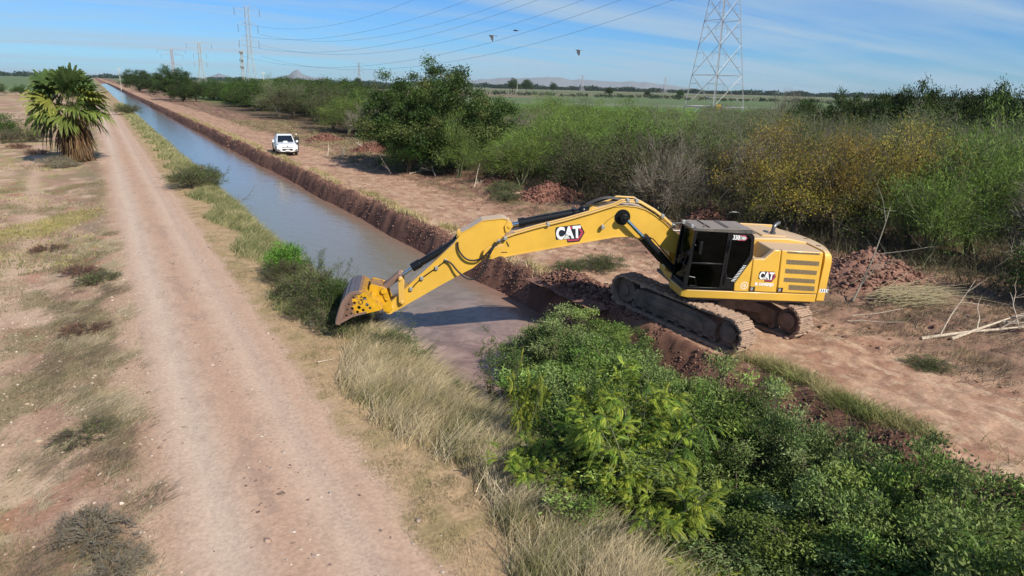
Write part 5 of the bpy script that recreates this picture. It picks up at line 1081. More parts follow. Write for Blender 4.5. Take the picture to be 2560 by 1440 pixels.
clods('earth_clods', scatter(2600, 13.2, 15, 14.8, 21, 39, lambda x, y: sst(.3, .5, fbm(x*1.4, y*1.2, 83, 3))), .06, m_clod, 'heaped clods beside the near track', 40, RED)
m_stone = m_clod
clods('gravel', scatter(9000, .3, 3.7, 3, 32, 41, lambda x, y: (.15+.85*np.exp(-((x-1.95)/.5)**2))*sst(.4, .6, fbm(x*2, y*2, 84, 3)), 1.8), .024, m_stone, 'small stones on the dirt road', 42, ((.40, .33, .28), (.44, .37, .31), (.22, .15, .12)), .6, 'gravel')
clods('gravel', scatter(3500, -6, .3, 5, 40, 43, None, 1.6), .028, m_stone, 'scattered pebbles on the waste ground', 44, ((.5, .42, .34), (.40, .30, .22), (.24, .16, .12)), .6, 'gravel')
def rock(x, y, s, c, label):
    me = clods('rock', np.array([[x, y]]), s, flat('rock_face', c, .9), label, int(x*10+99), (c,), .6, 'rock'); me['kind'] = 'thing'; del me['kind']
    ss = me.modifiers.new('s', 'SUBSURF'); ss.levels = 2; ss.render_levels = 2
r = np.random.default_rng(5)
clods('stones', scatter(260, -6, 4.2, 6, 30, 46, None, 1.4), .045, m_stone, 'larger stones lying about the road and waste ground', 49, ((.40, .31, .24), (.30, .21, .16), (.46, .39, .32)), .55, 'stones')
rock(-1.75, 15.3, .11, (.42, .32, .22), 'yellowish flat stone in the weeds at left'); rock(.62, 14.6, .055, (.50, .42, .34), 'white stone at the edge of the left wheel track'); rock(3.1, 9.2, .07, (.16, .11, .09), 'dark stone at the right edge of the road'); rock(3.15, 8.6, .05, (.30, .25, .2), 'grey stone by the straw verge')
# red earth heaps
def mound(x, y, rx, ry, h, seed, label, cols=RED, csz=.06):
    n = 46; u_ = np.linspace(-1, 1, n); X, Y = np.meshgrid(u_, u_); R_ = np.sqrt(X*X+Y*Y); nz_ = fbm(X*3+seed, Y*3, seed, 4); nf = fbm(X*11+seed, Y*11, seed+1, 3)
    H_ = h*np.clip(1-R_*(.85+.45*(nz_)), -.12, 1)**.8 if False else h*np.maximum(1-R_*(.8+.5*nz_), -.15)+h*.35*(nz_-.5)*(R_ < .95)+.14*(nf-.5)*(R_ < .95)
    z0_ = hz(x, y); V = np.stack([x+X*rx, y+Y*ry, z0_+H_], -1).reshape(-1, 3); I = np.arange(n*n).reshape(n, n); F = np.stack([I[:-1, :-1], I[:-1, 1:], I[1:, 1:], I[1:, :-1]], -1).reshape(-1, 4)
    C_ = np.repeat(np.array([cols[0]]), len(V), 0)*(.7+.6*nf.reshape(-1, 1)); me1 = raw_mesh('earth_heap', V, F, m_clod, C_)
    o = tag(link('earth_heap', me1), label, 'earth heap')
    r = np.random.default_rng(seed+5); P = V[(H_ > .02).ravel()]; P = P[r.integers(0, len(P), 1500)]+r.normal(size=(1500, 3))*.06
    c = clods('clods', P, csz, m_clod, None, seed+6, cols, .8, None); c.parent = o; c['kind'] = 'stuff'
RD2 = ((.20, .095, .068), (.16, .078, .056), (.235, .12, .088), (.12, .06, .046))
mound(23.6, 36.0, 2.6, 1.9, 1.05, 51, 'large red earth heap behind the stick cylinder', RD2, .065); mound(24.6, 43.5, 1.9, 1.4, .8, 52, 'low red earth heap left of the large one', RD2, .06); mound(23.3, 67.5, 2.5, 1.9, 1.0, 53, 'red earth heap right of the pickup at the thicket edge', RD2, .075)
mound(26.2, 25.2, 1.6, 1.2, 1.05, 54, 'red heap of earth and roots behind the cab roof', RD2, .06); mound(24.3, 15.3, 2.6, 1.9, 1.05, 55, 'dark red earth heap right of the engine cover', RED, .065); mound(13.3, 18.4, .8, 2.1, .5, 56, 'spoil heap on the bank edge just left of the tracks', RED, .05)
mound(22.5, 82, 2.2, 1.8, .9, 57, 'small red earth heap behind the pickup', RD2, .08)
# ---------------- dead wood ----------------
def branch(x, y, L, ang, up, r0_, seed, label, mat, forks=4, name='dead_branch', z=None):
    r = random.Random(seed); o = empty(name, (x, y, hz(x, y) if z is None else z), ang); tag(o, label, 'branch')
    def curve(p, d, L_, n_=6, wob=.12):
        pts = [p]
        for i in range(n_):
            d = (d+Vector((r.uniform(-wob, wob), r.uniform(-wob, wob), r.uniform(-wob, wob)*.6-.01))).normalized(); q_ = pts[-1]+d*L_/n_; q_.z = max(q_.z, .03); pts.append(q_)
        return pts, d
    mb = MB(); main, d = curve(Vector((0, 0, .05)), Vector((1, 0, up)).normalized(), L); mb.tube(main, r0_, 7, 1, r0_*.3); mb.build('limb', mat, o, smooth=True)
    for k in range(forks):
        i = r.randint(1, 5); mb = MB(); pts, _ = curve(main[i], Vector((r.uniform(.3, 1), r.uniform(-1, 1), r.uniform(0, .7))).normalized(), L*r.uniform(.25, .55), 5, .2); mb.tube(pts, r0_*.5, 6, 1, r0_*.12)
        for _ in range(3):
            j = r.randint(1, 4); p2, _ = curve(pts[j], Vector((r.uniform(.2, 1), r.uniform(-1, 1), r.uniform(0, .8))).normalized(), L*r.uniform(.1, .25), 4, .25); mb.tube(p2, r0_*.2, 5, 0, r0_*.06)
        mb.build('twig', mat, o, smooth=True)
    return o
branch(19.5, 10.3, 3.9, math.radians(-15), .02, .055, 61, 'bleached fallen trunk lying right of the excavator', m_wood, 6, 'fallen_trunk'); branch(20.3, 9.9, 3.0, math.radians(-5), .12, .05, 62, 'thinner bleached bough lying on the fallen trunk', m_wood, 5)
branch(18.9, 12.2, 1.5, math.radians(-60), .15, .03, 63, 'short pale stick left of the fallen trunk', m_wood, 1); branch(19.4, 12.4, 1.4, math.radians(-50), .25, .025, 64, 'second pale stick left of the fallen trunk', m_wood, 1)
branch(21.0, 13.5, 4.2, math.radians(20), .75, .035, 65, 'long thin grey limb leaning up into the thicket', m_barkg, 4); branch(23.5, 9.0, 2.6, math.radians(30), .3, .05, 66, 'grey boughs at the right edge', m_barkg, 6)
branch(18.6, 50.2, 1.6, math.radians(130), 1.4, .06, 67, 'broken upright stake in the shade of the big tree', m_wood, 2); branch(19.8, 49.5, 2.2, math.radians(10), .1, .05, 68, 'pale sticks piled at the foot of the big tree', m_wood, 5); branch(21.2, 47.8, 1.7, math.radians(100), 1.2, .04, 69, 'curved pale stick standing right of the big tree shade', m_wood, 1)
branch(21.0, 41.2, 1.9, math.radians(40), 1.4, .03, 70, 'thin pale stick standing on the cleared ground', m_wood, 3); branch(18.4, 62.0, 1.7, math.radians(60), .8, .05, 71, 'splintered pale stumps right of the pickup', m_wood, 5); branch(17.6, 63.5, 1.5, math.radians(60), 1.0, .05, 72, 'pale stump nearest the pickup', m_wood, 3)
branch(23.0, 37.8, 1.8, math.radians(180), .05, .045, 73, 'forked stick before the large red heap', m_wood, 3); branch(22.2, 67, 2.2, math.radians(90), .5, .05, 74, 'pale branches stuck in the heap right of the pickup', m_wood, 4)
branch(6.35, 17.3, 1.3, math.radians(-40), .12, .035, 75, 'broken branch with torn white wood at the water edge', m_bark, 6, z=-.45); branch(6.9, 46.5, 2.0, math.radians(40), .25, .03, 76, 'dark twig reaching over the water upstream', m_bark, 3, z=WZ); branch(1.9, 28.3, .5, math.radians(120), .0, .015, 77, 'little stick lying on the road', m_wood, 1)
branch(4.05, 16.4, .42, math.radians(10), .0, .018, 78, 'short pale stick on the straw verge', m_wood, 0); branch(15.9, 24.0, 1.0, math.radians(80), 1.2, .03, 79, 'broken stub behind the boom cylinder', m_bark, 2)
# fallen cane heap
r = np.random.default_rng(88); n = 240; P0 = np.stack([22.0+r.normal(size=n)*.5, 12.9+r.normal(size=n)*.35, .15+r.uniform(0, .5, n)], 1); dd = unit(np.stack([1+r.normal(size=n)*.2, -.45+r.normal(size=n)*.25, r.normal(size=n)*.1], 1)); L = r.uniform(.9, 2.6, (n, 1))
v, f = tubes(P0, P0+dd*L*.5+[0, 0, .15], P0+dd*L, .010, .004, 3, 3); o = raw_mesh('cane_heap', v, f, flat('dry_cane', (.36, .30, .17), .8)); tag(link('cane_heap', o), 'heap of cut straw-coloured canes lying before the thicket at right', 'cane heap')
# ---------------- palm ----------------
PX, PY = -1.75, 68.8
PM = tag(empty('fan_palm', (PX, PY, hz(PX, PY)-.05)), 'fan palm with a skirt of dead brown leaves beside the dirt road', 'palm tree')
mb = MB(); mb.tube([(0, 0, -.1), (.03, 0, 1.5), (0, .05, 3.2), (.02, 0, 4.9)], .34, 12, 1, .24); mb.build('trunk', simple('palm_trunk', (.16, .12, .09), .95, var=.35, scale=9), PM, smooth=True)
def fans(seed, specs, cols, nseg=22, spread=115, jit=.12, droopk=.5):
    r = np.random.default_rng(seed); V = []; C_ = []; cols = np.array(cols)
    for (base, d0, pet, fr, dr) in specs:
        d0 = unit(np.array(d0, float)); base = np.array(base, float); up = np.array([0, 0, 1.]); side = unit(np.cross(d0, up)+1e-3); nrm = np.cross(side, d0)
        hub = base+d0*pet-up*dr*pet*.25; dd = unit(d0-up*dr*.35); w = .03
        V.append(np.stack([base-side*w, base+side*w, hub+side*w*.6, hub-side*w*.6])); c0 = cols[r.integers(0, len(cols))]*(.75+.5*r.uniform()); C_.append(np.repeat((c0*.9)[None], 4, 0))
        roll = r.normal()*.8; s2 = side*math.cos(roll)+np.cross(dd, side)*math.sin(roll)
        for a in np.radians(np.linspace(-spread, spread, nseg)):
            v = unit(dd*math.cos(a)+s2*math.sin(a)+r.normal(size=3)*jit*.5); L = fr*(.78+.3*math.cos(a*.6))*r.uniform(.85, 1.1); t1 = unit(np.cross(v, np.cross(dd, s2)))
            m1 = hub+v*L*.55-up*dr*L*.06; m2 = hub+v*L*.82-up*droopk*dr*L*.28; m3 = hub+v*L*.97-up*droopk*dr*L*.75; ww = L*math.radians(2*spread)/nseg*.36
            cc = c0*(.85+.3*r.uniform())
            V += [np.stack([hub, hub, m1+t1*ww, m1-t1*ww]), np.stack([m1-t1*ww, m1+t1*ww, m2+t1*ww*.75, m2-t1*ww*.75]), np.stack([m2-t1*ww*.75, m2+t1*ww*.75, m3, m3])]
            C_ += [np.repeat(cc[None], 4, 0), np.repeat(cc[None], 4, 0), np.repeat((cc*1.15)[None], 4, 0)]
    V = np.concatenate(V); C_ = np.concatenate(C_); return raw_mesh('fronds', V, np.arange(len(V)).reshape(-1, 4), m_leaf, C_)
r = np.random.default_rng(55)
for k in range(54):
    el = math.radians(82-100*(k/54)**.9); az = k*2.39996+r.normal()*.3; el += r.normal()*.13; d_ = (math.cos(az)*math.cos(el), math.sin(az)*math.cos(el), math.sin(el)); lo = max(0, (k-22)/32)
    cols = ((.08, .13, .04), (.10, .15, .045)) if k < 24 else ((.15, .19, .045), (.21, .23, .05), (.12, .16, .04))
    m_ = fans(100+k, [((math.cos(az)*.15, math.sin(az)*.15, 5.2-.7*lo), d_, (1.6 if k > 10 else 1.35)*r.uniform(.85, 1.12), 1.5*r.uniform(.85, 1.12), .3+.55*lo+.35*r.uniform())], cols)
    link('frond', m_, PM)
sk = []
for k in range(130):
    az = r.uniform(0, 6.28); z_ = r.uniform(1.7, 4.7); el = math.radians(-r.uniform(55, 72)-6*(4.5-z_)); rr_ = .3
    sk.append(((math.cos(az)*rr_, math.sin(az)*rr_, z_), (math.cos(az)*math.cos(el), math.sin(az)*math.cos(el), math.sin(el)), r.uniform(.7, 1.15)*(.55+.12*z_), r.uniform(.85, 1.25), 1.2))
me = fans(300, sk, ((.27, .18, .09), (.20, .135, .075), (.36, .25, .13), (.13, .09, .055)), 11, 38, .35, .9); v = np.zeros(len(me.vertices)*3); me.vertices.foreach_get('co', v); v = v.reshape(-1, 3); v[:, 2] = np.maximum(v[:, 2], .12+.25*np.random.default_rng(3).uniform(size=len(v))); me.vertices.foreach_set('co', v.ravel()); link('dead_leaf_skirt', me, PM)
link('frond', fans(301, [((-.3, -.2, 3.6), (-1, -.15, .1), 1.1, 1.1, 1.6)], ((.06, .05, .035),), 16, 60, .3, 1.2), PM)
# ---------------- pylons ----------------
t = NT('galvanised_steel'); t.set(Base_Color=(.42, .42, .41), Roughness=.5, Metallic=.35); m_gal = t.m
m_gald = flat('pale_painted_steel', (.50, .47, .40), .6)
def bar(mb, a, b, w): mb.cyl(a, b, w, n=4, caps=False)
def lattice(mb, levels, hw, wl, wb, sub=True):
    cs = ((1, 1), (-1, 1), (-1, -1), (1, -1))
    P_ = [[(sx*hw(z), sy*hw(z), z) for sx, sy in cs] for z in levels]
    for k in range(len(levels)-1):
        for c in range(4): bar(mb, P_[k][c], P_[k+1][c], wl)
        for c in range(4):
            a, b, a2, b2 = P_[k][c], P_[k][(c+1)%4], P_[k+1][c], P_[k+1][(c+1)%4]; bar(mb, a, b2, wb); bar(mb, b, a2, wb)
            if sub and levels[k+1]-levels[k] > 3.2:
                for (p, q, leg) in ((a, b2, (a, a2)), (b, a2, (b, b2))):
                    m1 = tuple(p[i]+(q[i]-p[i])*.28 for i in range(3)); l1 = tuple(leg[0][i]+(leg[1][i]-leg[0][i])*.30 for i in range(3)); bar(mb, m1, l1, wb*.6)
                    m2 = tuple(p[i]+(q[i]-p[i])*.74 for i in range(3)); o_ = (b, b2) if leg[0] is a else (a, a2); l2_ = tuple(o_[0][i]+(o_[1][i]-o_[0][i])*.72 for i in range(3)); bar(mb, m2, l2_, wb*.6); bar(mb, m2, (m2[0], m2[1], m2[2]-1.2), wb*.5)
            if k % 2: bar(mb, P_[k][c], P_[k][(c+1)%4], wb)
    return P_
def pylon(name, loc, rz, H_, base, waist_z, arms, top, label, wl, wb, mat, levels, group=None, arm_parts=True):
    """square lattice mast; arms = [(z, reach)], top = (z, reach)"""
    o = empty(name, loc, rz); tag(o, label, 'pylon', group)
    hw = lambda z: base+(.55-base)*min(1, z/waist_z)**.92 if z < waist_z else .55
    mb = MB(); lattice(mb, levels, hw, wl, wb); mb.build('lattice_mast', mat, o)
    for (z, rch) in list(arms)+[top]:
        for s_ in (1, -1):
            mb = MB(); tipz = z if (z, rch) != top else z+.5
            for sy in (1, -1): bar(mb, (s_*.55, sy*.55, z), (s_*rch, 0, tipz), wb); bar(mb, (s_*.55, sy*.55, z+1.5), (s_*rch, 0, tipz+.1), wb)
            for q in (.3, .6): bar(mb, (s_*(.55+(rch-.55)*q), .4*(1-q), z), (s_*(.55+(rch-.55)*q), -.4*(1-q), z+1.4*(1-q)), wb*.7); bar(mb, (s_*(.55+(rch-.55)*q), 0, z), (s_*(.55+(rch-.55)*(q-.25)), 0, z+1.4*(1.2-q)), wb*.7)
            a_ = mb.build('crossarm', mat, o)
            if (z, rch) != top or True:
                mb = MB(); mb.tube([(s_*rch, 0, tipz), (s_*rch, 0, tipz-2.2)], .07, 6); mb.build('insulator', m_blkd, a_)
    return o
mp_ = empty('pylon', (96.4, 94.5, hz(96.4, 94.5)), math.radians(-2)); tag(mp_, 'big steel lattice pylon at right, its top cut by the frame', 'pylon')
hwm = lambda z: (3.98-.1*z) if z < 22 else max(.55, 1.78-.09*(z-22))
mb = MB()
lattice(mb, [3.9, 9.3, 14.4, 18.4, 22.1, 25.4, 28.3, 30.8, 33, 35, 37, 39, 41], hwm, .09, .04)
cs = ((1, 1), (-1, 1), (-1, -1), (1, -1))
for c, (sx, sy) in enumerate(cs):
    bar(mb, (sx*hwm(0)*1.0, sy*hwm(0), -.5), (sx*hwm(3.9), sy*hwm(3.9), 3.9), .125); nx_ = cs[(c+1) % 4]; a = (sx*hwm(3.9), sy*hwm(3.9), 3.9); b = (nx_[0]*hwm(3.9), nx_[1]*hwm(3.9), 3.9); bar(mb, a, b, .09)
    mid_ = ((a[0]+b[0])/2, (a[1]+b[1])/2, 3.9); bar(mb, mid_, (sx*hwm(0), sy*hwm(0), .1), .06); bar(mb, mid_, (nx_[0]*hwm(0), nx_[1]*hwm(0), .1), .06)
mb.build('lattice_mast', m_gal, mp_)
for z, rch in ((30.5, 5.5), (35, 5.5), (39.5, 5.5)):
    for s_ in (1, -1):
        mb = MB()
        for sy in (1, -1): bar(mb, (s_*.7, sy*.6, z), (s_*rch, 0, z), .05); bar(mb, (s_*.7, sy*.6, z+1.5), (s_*rch, 0, z+.1), .05)
        mb.build('crossarm', m_gal, mp_)
mb = MB(); mb.box((-2.9, -3.72, 3.55), (-1.9, -3.66, 4.35)); mb.build('sign_plate', flat('orange_plate', (.62, .36, .05), .6), mp_)
fl_ = [0, 3, 6, 9.2, 12, 14.6, 17, 19, 21, 23, 25, 27, 29]
pylon('pylon', (44.8, 245.8, 0), math.radians(8), 29, 2.4, 14, [(18.6, 3.1), (23.2, 3.1)], (27.6, 3.9), 'pale lattice pylon with three arms, tallest of the left group', .05, .024, m_gald, fl_, 'distant pylons')
pylon('pylon', (50.8, 416.9, 0), math.radians(8), 29, 2.6, 14, [(14.5, 3.2), (19, 3.2)], (23.5, 6.2), 'pale pylon with a wide flat top arm, second of the left group', .07, .035, m_gald, [z*.85 for z in fl_], 'distant pylons')
pylon('pylon', (46.5, 517.9, 0), math.radians(20), 26, 3.4, 13, [(14, 6), (20.5, 7.0)], (23, 9), 'reddish grey pylon with wing-shaped arms behind the round tree', .11, .05, flat('pale_brown_steel', (.40, .33, .32), .6), [z*.83 for z in fl_], 'distant pylons')
m_far = flat('distant_steel', (.38, .38, .40), .6)
pylon('pylon', (311.1, 950.4, 0), 0, 32, 4, 18, [(20, 6), (25, 6)], (30, 10), 'faint pylon on the horizon left of the big tree', .16, .08, m_far, [z*1.1 for z in fl_], 'distant pylons')
pylon('pylon', (869, 1222, 0), 0, 32, 4.5, 18, [(20, 8), (25, 8)], (30, 12), 'faint pylon on the horizon beneath the birds', .24, .12, m_far, [z*1.1 for z in fl_], 'distant pylons')
pylon('pylon', (999, 1118, 0), 0, 32, 4.5, 18, [(19, 8), (24, 8)], (29, 12), 'faint pylon on the horizon left of the big steel one', .24, .12, m_far, [z*1.05 for z in fl_], 'distant pylons')
mm = tag(empty('radio_mast', (71.1, 413.9, 0)), 'dark slim mast just left of the tallest distant pylon', 'mast')
mb = MB(); lattice(mb, [0, 2, 4, 6, 8, 10, 12, 14, 16, 18, 20, 21.5], lambda z: .55, .07, .045, False); mb.build('lattice_mast', m_gald, mm)
for z in (12, 15.5, 19.5): mb = MB(); mb.box((-.6, -.6, z), (.6, .6, z+1.3)); mb.cyl((-1.1, 0, z+.3), (-1.1, 0, z+1.6), .15, n=6); mb.build('antenna', m_blkd, mm)
for (x, y, h, l) in ((12.6, 419.8, 11.4, 'slim utility pole beside the far end of the canal'), (63.8, 323.8, 10.6, 'slim pale pole right of the tallest distant pylon'), (404, 690, 10, 'white pole in the fields below the birds')):
    o = tag(empty('utility_pole', (x, y, hz(x, y))), l, 'pole'); mb = MB(); mb.tube([(0, 0, 0), (0, 0, h)], .20 if y < 600 else .3, 7, 0, .13); mb.build('pole', m_gald, o); mb = MB(); mb.box((-1, -.1, h-.7), (1, .1, h-.5)); mb.build('crosspiece', m_gald, o)
# ---------------- overhead wires ----------------
m_wire = flat('wire', (.10, .11, .13), .5)
WR = (((43.2, 246.2, 28.3), 67.2, 20.4), ((43.0, 246.3, 20.1+3), 50.9, 14.2), ((48.2, 245.3, 23.4), 50.0, 15.0), ((42.8, 246.3, 18.6), 43.7, 13.3), ((48.2, 245.3, 18.6), 42.9, 13.8), ((42.6, 246.4, 13.8), 37.1, 12.4), ((48.0, 245.3, 14.0), 35.9, 12.7))
WR = (((43.2, 246.2, 23.8), 67.2, 18.7), ((43.0, 246.3, 20.1), 50.9, 13.4), ((48.2, 245.3, 20.6), 50.0, 14.2), ((42.8, 246.3, 17.2), 43.7, 12.8), ((48.2, 245.3, 17.4), 42.9, 13.3), ((42.6, 246.4, 13.8), 37.1, 12.4), ((48.0, 245.3, 14.0), 35.9, 12.7))
WL = ('topmost single overhead wire', 'upper wire of the second pair', 'lower wire of the second pair', 'upper wire of the third pair', 'lower wire of the third pair', 'upper wire of the lowest pair', 'lowest overhead wire, just above the big tree')
for ((A, zb_, sg), l) in zip(WR, WL):
    B_ = (92+(A[0]-45.6), 40.0); mb = MB(); pts = []
    for s_ in np.linspace(0, 1.18, 60): pts.append((A[0]+(B_[0]-A[0])*s_, A[1]+(B_[1]-A[1])*s_, A[2]+(zb_-A[2])*s_+4*sg*(s_*s_-s_)))
    mb.tube(pts, .024, 5); tag(mb.build('overhead_wire', m_wire), l, 'power line', 'overhead wires')
# ---------------- birds ----------------
def bird(loc, heading, wing, label, tiltx=0, sc_b=1.0, col=m_drk):
    o = tag(empty('bird', loc, heading), label, 'bird', 'flying birds'); o.rotation_euler = (tiltx, 0, heading); o.scale = (sc_b,)*3
    sect = [(-.20, .004, .002), (-.12, .02, .01), (-.04, .04, .035), (.05, .045, .042), (.12, .03, .03), (.155, .026, .028), (.185, .012, .012), (.215, .002, .002)]; V = []; n_ = 8
    for x, ry_, rz_ in sect: V += [(x, ry_*math.cos(q*math.pi/4), rz_*math.sin(q*math.pi/4)) for q in range(n_)]
    mb = MB(); mb.add(V, [(i*n_+k, i*n_+(k+1)%n_, (i+1)*n_+(k+1)%n_, (i+1)*n_+k) for i in range(len(sect)-1) for k in range(n_)])
    mb.add([(-.13, -.015, 0), (-.13, .015, 0), (-.30, .05, 0), (-.30, -.05, 0), (-.13, 0, .008), (-.3, 0, .006)], [(0, 1, 4), (0, 4, 5, 3), (1, 2, 5, 4), (0, 3, 2, 1), (2, 3, 5)])
    for s_ in (1, -1):
        a = wing; rt_ = (.06, s_*.03, .015), (-.07, s_*.03, .012); md_ = (.09, s_*(.03+.16*math.cos(a)), .02+.16*math.sin(a)), (-.07, s_*(.03+.16*math.cos(a)), .015+.16*math.sin(a)); a2 = a-.35
        tp = (-.03, s_*(.03+.16*math.cos(a)+.19*math.cos(a2)), .02+.16*math.sin(a)+.19*math.sin(a2)); up_1 = [rt_[0], md_[0], tp, md_[1], rt_[1]]; lo = [(p[0], p[1], p[2]-.008) for p in up_1]
        mb.add(up_1+lo, [(0, 1, 3, 4), (1, 2, 3), (5, 9, 8, 6), (6, 8, 7), (0, 5, 6, 1), (1, 6, 7, 2), (2, 7, 8, 3), (3, 8, 9, 4)])
    mb.build('body', col, o, smooth=True)
m_bird = flat('grey_brown_feathers', (.055, .05, .055), .8); m_birdk = flat('black_feathers', (.012, .012, .016), .7); c_ = Vector((0, 0, 6.8))
bird(c_+Vector((.503, .934, .068))*30, math.radians(165), -.75, 'grey-brown bird flying left, lowest wings, leftmost of three', -.5, .75, m_bird); bird(c_+Vector((.534, .919, .076))*31, math.radians(160), .12, 'black bird in level flight, middle of three', -.15, .7, m_birdk); bird(c_+Vector((.608, .867, .051))*30, math.radians(158), -1.15, 'bird with wings beating down, rightmost of three', -.1, .7, m_bird)
# ---------------- pickup ----------------
m_pw = simple('white_car_paint', (.78, .79, .80), .25, var=.02, coat=.5); m_tyre = simple('tyre_rubber', (.02, .02, .02), .85); m_trim = simple('black_trim', (.02, .02, .022), .5); m_lens = flat('headlight_lens', (.55, .57, .58), .12); m_cgl = flat('dark_car_glass', (.012, .018, .028), .05); m_rim = flat('alloy_rim', (.45, .45, .46), .3, .8)
KX, KY = 14.95, 68.4
PK = tag(empty('pickup_truck', (KX, KY, hz(KX, KY)), math.radians(-97)), 'white double cab pickup truck parked on the far bank, facing the camera', 'pickup truck')
def loft(mb, secs):
    """secs: list of (x, [(y,z)...]) half outlines mirrored; closed loft"""
    n_ = len(secs[0][1]); V = []
    for x, pr in secs:
        V += [(x if not isinstance(x, (list, tuple)) else x[i], y, z) for i, (y, z) in enumerate(pr)]+[(x if not isinstance(x, (list, tuple)) else x[n_-1-i], -y, z) for i, (y, z) in enumerate(pr[::-1])]
    m_ = 2*n_; mb.add(V, [tuple(range(m_)), tuple(range(len(V)-1, len(V)-m_-1, -1))]+[(i*m_+k, i*m_+(k+1)%m_, (i+1)*m_+(k+1)%m_, (i+1)*m_+k) for i in range(len(secs)-1) for k in range(m_)])
mb = MB()                                              # lower body: front at +x
loft(mb, [(2.62, [(.45, .42), (.72, .50), (.74, .80), (.60, .98)]), (2.52, [(.70, .38), (.88, .48), (.90, .86), (.70, 1.04)]), (2.2, [(.80, .36), (.925, .48), (.925, .92), (.78, 1.10)]), (1.2, [(.80, .36), (.925, .48), (.925, .98), (.80, 1.17)]), (.2, [(.80, .36), (.925, .46), (.925, 1.02), (.86, 1.10)]), (-.9, [(.80, .36), (.925, .46), (.925, 1.02), (.88, 1.10)])])
body = mb.build('body', m_pw, PK, smooth=True)
mb = MB(); mb.box((-2.6, -.92, .48), (-.93, .92, .62)); mb.box((-2.6, .84, .6), (-.93, .92, 1.10)); mb.box((-2.6, -.92, .6), (-.93, -.84, 1.10)); mb.box((-2.64, -.92, .5), (-2.57, .92, 1.10)); mb.build('cargo_bed', m_pw, PK, bevel=.02)
mb = MB(); loft(mb, [(1.22, [(.80, 1.10), (.80, 1.12), (.78, 1.14)]), ((.98, .80, .55), [(.84, 1.10), (.80, 1.35), (.66, 1.68)]), ((.75, .5, .30), [(.88, 1.10), (.80, 1.45), (.64, 1.79)]), ((-.2, -.3, -.4), [(.89, 1.10), (.82, 1.48), (.64, 1.80)]), ((-.90, -.86, -.78), [(.88, 1.10), (.81, 1.45), (.62, 1.74)])])
cabp = mb.build('cabin', m_pw, PK, smooth=True)
mb = MB(); mb.add([(1.16, -.72, 1.165), (1.16, .72, 1.165), (.57, .60, 1.70), (.57, -.60, 1.70), (1.19, -.72, 1.175), (1.19, .72, 1.175), (.60, .60, 1.715), (.60, -.60, 1.715)], [(0, 1, 2, 3), (4, 7, 6, 5), (0, 4, 5, 1), (1, 5, 6, 2), (2, 6, 7, 3), (3, 7, 4, 0)]); ws = mb.build('windscreen', m_cgl, PK)
mb = MB(); mb.ball((1.12, -.02, 1.20), .1, 8, 5, (1.0, 2.6, .6)); mb.build('dashboard_paper', m_wht, ws)
for s_ in (1, -1):
    for (xa, xb) in ((.82, .02), (-.06, -.76)):
        mb = MB(); mb.add([(xa, s_*.875, 1.14), (xb, s_*.895, 1.14), (xb, s_*.705, 1.66), (xa-(.34 if xa > .5 else .02), s_*.705, 1.66), (xa, s_*.855, 1.14), (xb, s_*.87, 1.14), (xb, s_*.68, 1.66), (xa-.36, s_*.68, 1.66)], [(0, 1, 2, 3), (4, 7, 6, 5), (0, 4, 5, 1), (1, 5, 6, 2), (2, 6, 7, 3), (3, 7, 4, 0)]); mb.build('side_window', m_cgl, PK)
    mb = MB(); mb.box((.70, s_*.93, 1.06), (.82, s_*1.13, 1.24)); mb.build('side_mirror', m_trim, PK, bevel=.02); mb = MB(); mb.box((.79, s_*.95, 1.10), (.86, s_*1.15, 1.27)); mb.build('mirror_cap', m_pw, PK, bevel=.03)
    mb = MB(); mb.prism([(2.55, .84), (2.30, .88), (2.28, .99), (2.50, .98)], s_*.55, s_*.915); mb.build('headlight', m_lens, PK, bevel=.02); mb = MB(); mb.prism([(2.645, .50), (2.5, .50), (2.5, .66), (2.60, .66)], s_*.62, s_*.85); mb.build('fog_lamp_recess', m_trim, PK, bevel=.02)
    for x in (1.62, -1.55):
        mb = MB(); mb.cyl((x, s_*.72, .38), (x, s_*.95, .38), .385, n=22); w_ = mb.build('wheel', m_tyre, PK, bevel=.03); mb = MB(); mb.cyl((x, s_*.94, .38), (x, s_*.957, .38), .22, n=16); mb.build('rim', m_rim, w_)
        mb = MB(); mb.ring([(x+.47*math.cos(q*math.pi/8), .42+.47*math.sin(q*math.pi/8)) for q in range(9)]+[(x-.47, .40), (x+.47, .40)], [(x+.41*math.cos(q*math.pi/8), .42+.41*math.sin(q*math.pi/8)) for q in range(9)]+[(x-.41, .40), (x+.41, .40)], s_*.90, s_*.935); mb.build('wheel_arch', m_trim, PK)
mb = MB(); mb.prism([(2.66, .80), (2.56, .99), (2.5, .99), (2.5, .80)], -.48, .48); g_ = mb.build('grille', m_trim, PK, bevel=.02)
mb = MB(); mb.prism([(2.675, .88), (2.66, .92), (2.6, .92), (2.6, .88)], -.46, .46); mb.build('grille_bar', m_rim, g_); mb = MB(); mb.cyl((2.60, 0, .91), (2.685, 0, .90), .07, n=14); mb.build('badge', m_rim, g_)
mb = MB(); mb.prism([(2.665, .52), (2.66, .68), (2.5, .68), (2.5, .52)], -.46, .46); mb.build('lower_intake', m_trim, PK, bevel=.02); mb = MB(); mb.box((2.66, -.17, .47), (2.685, .17, .59)); mb.build('number_plate', m_wht, PK)
mb = MB(); mb.box((-2.3, -.75, .25), (2.3, .75, .40)); mb.build('chassis', m_trim, PK); mb = MB(); mb.tube([(-.2, .55, 1.8), (-.25, .56, 2.05)], .015, 5); mb.build('antenna', m_trim, PK)
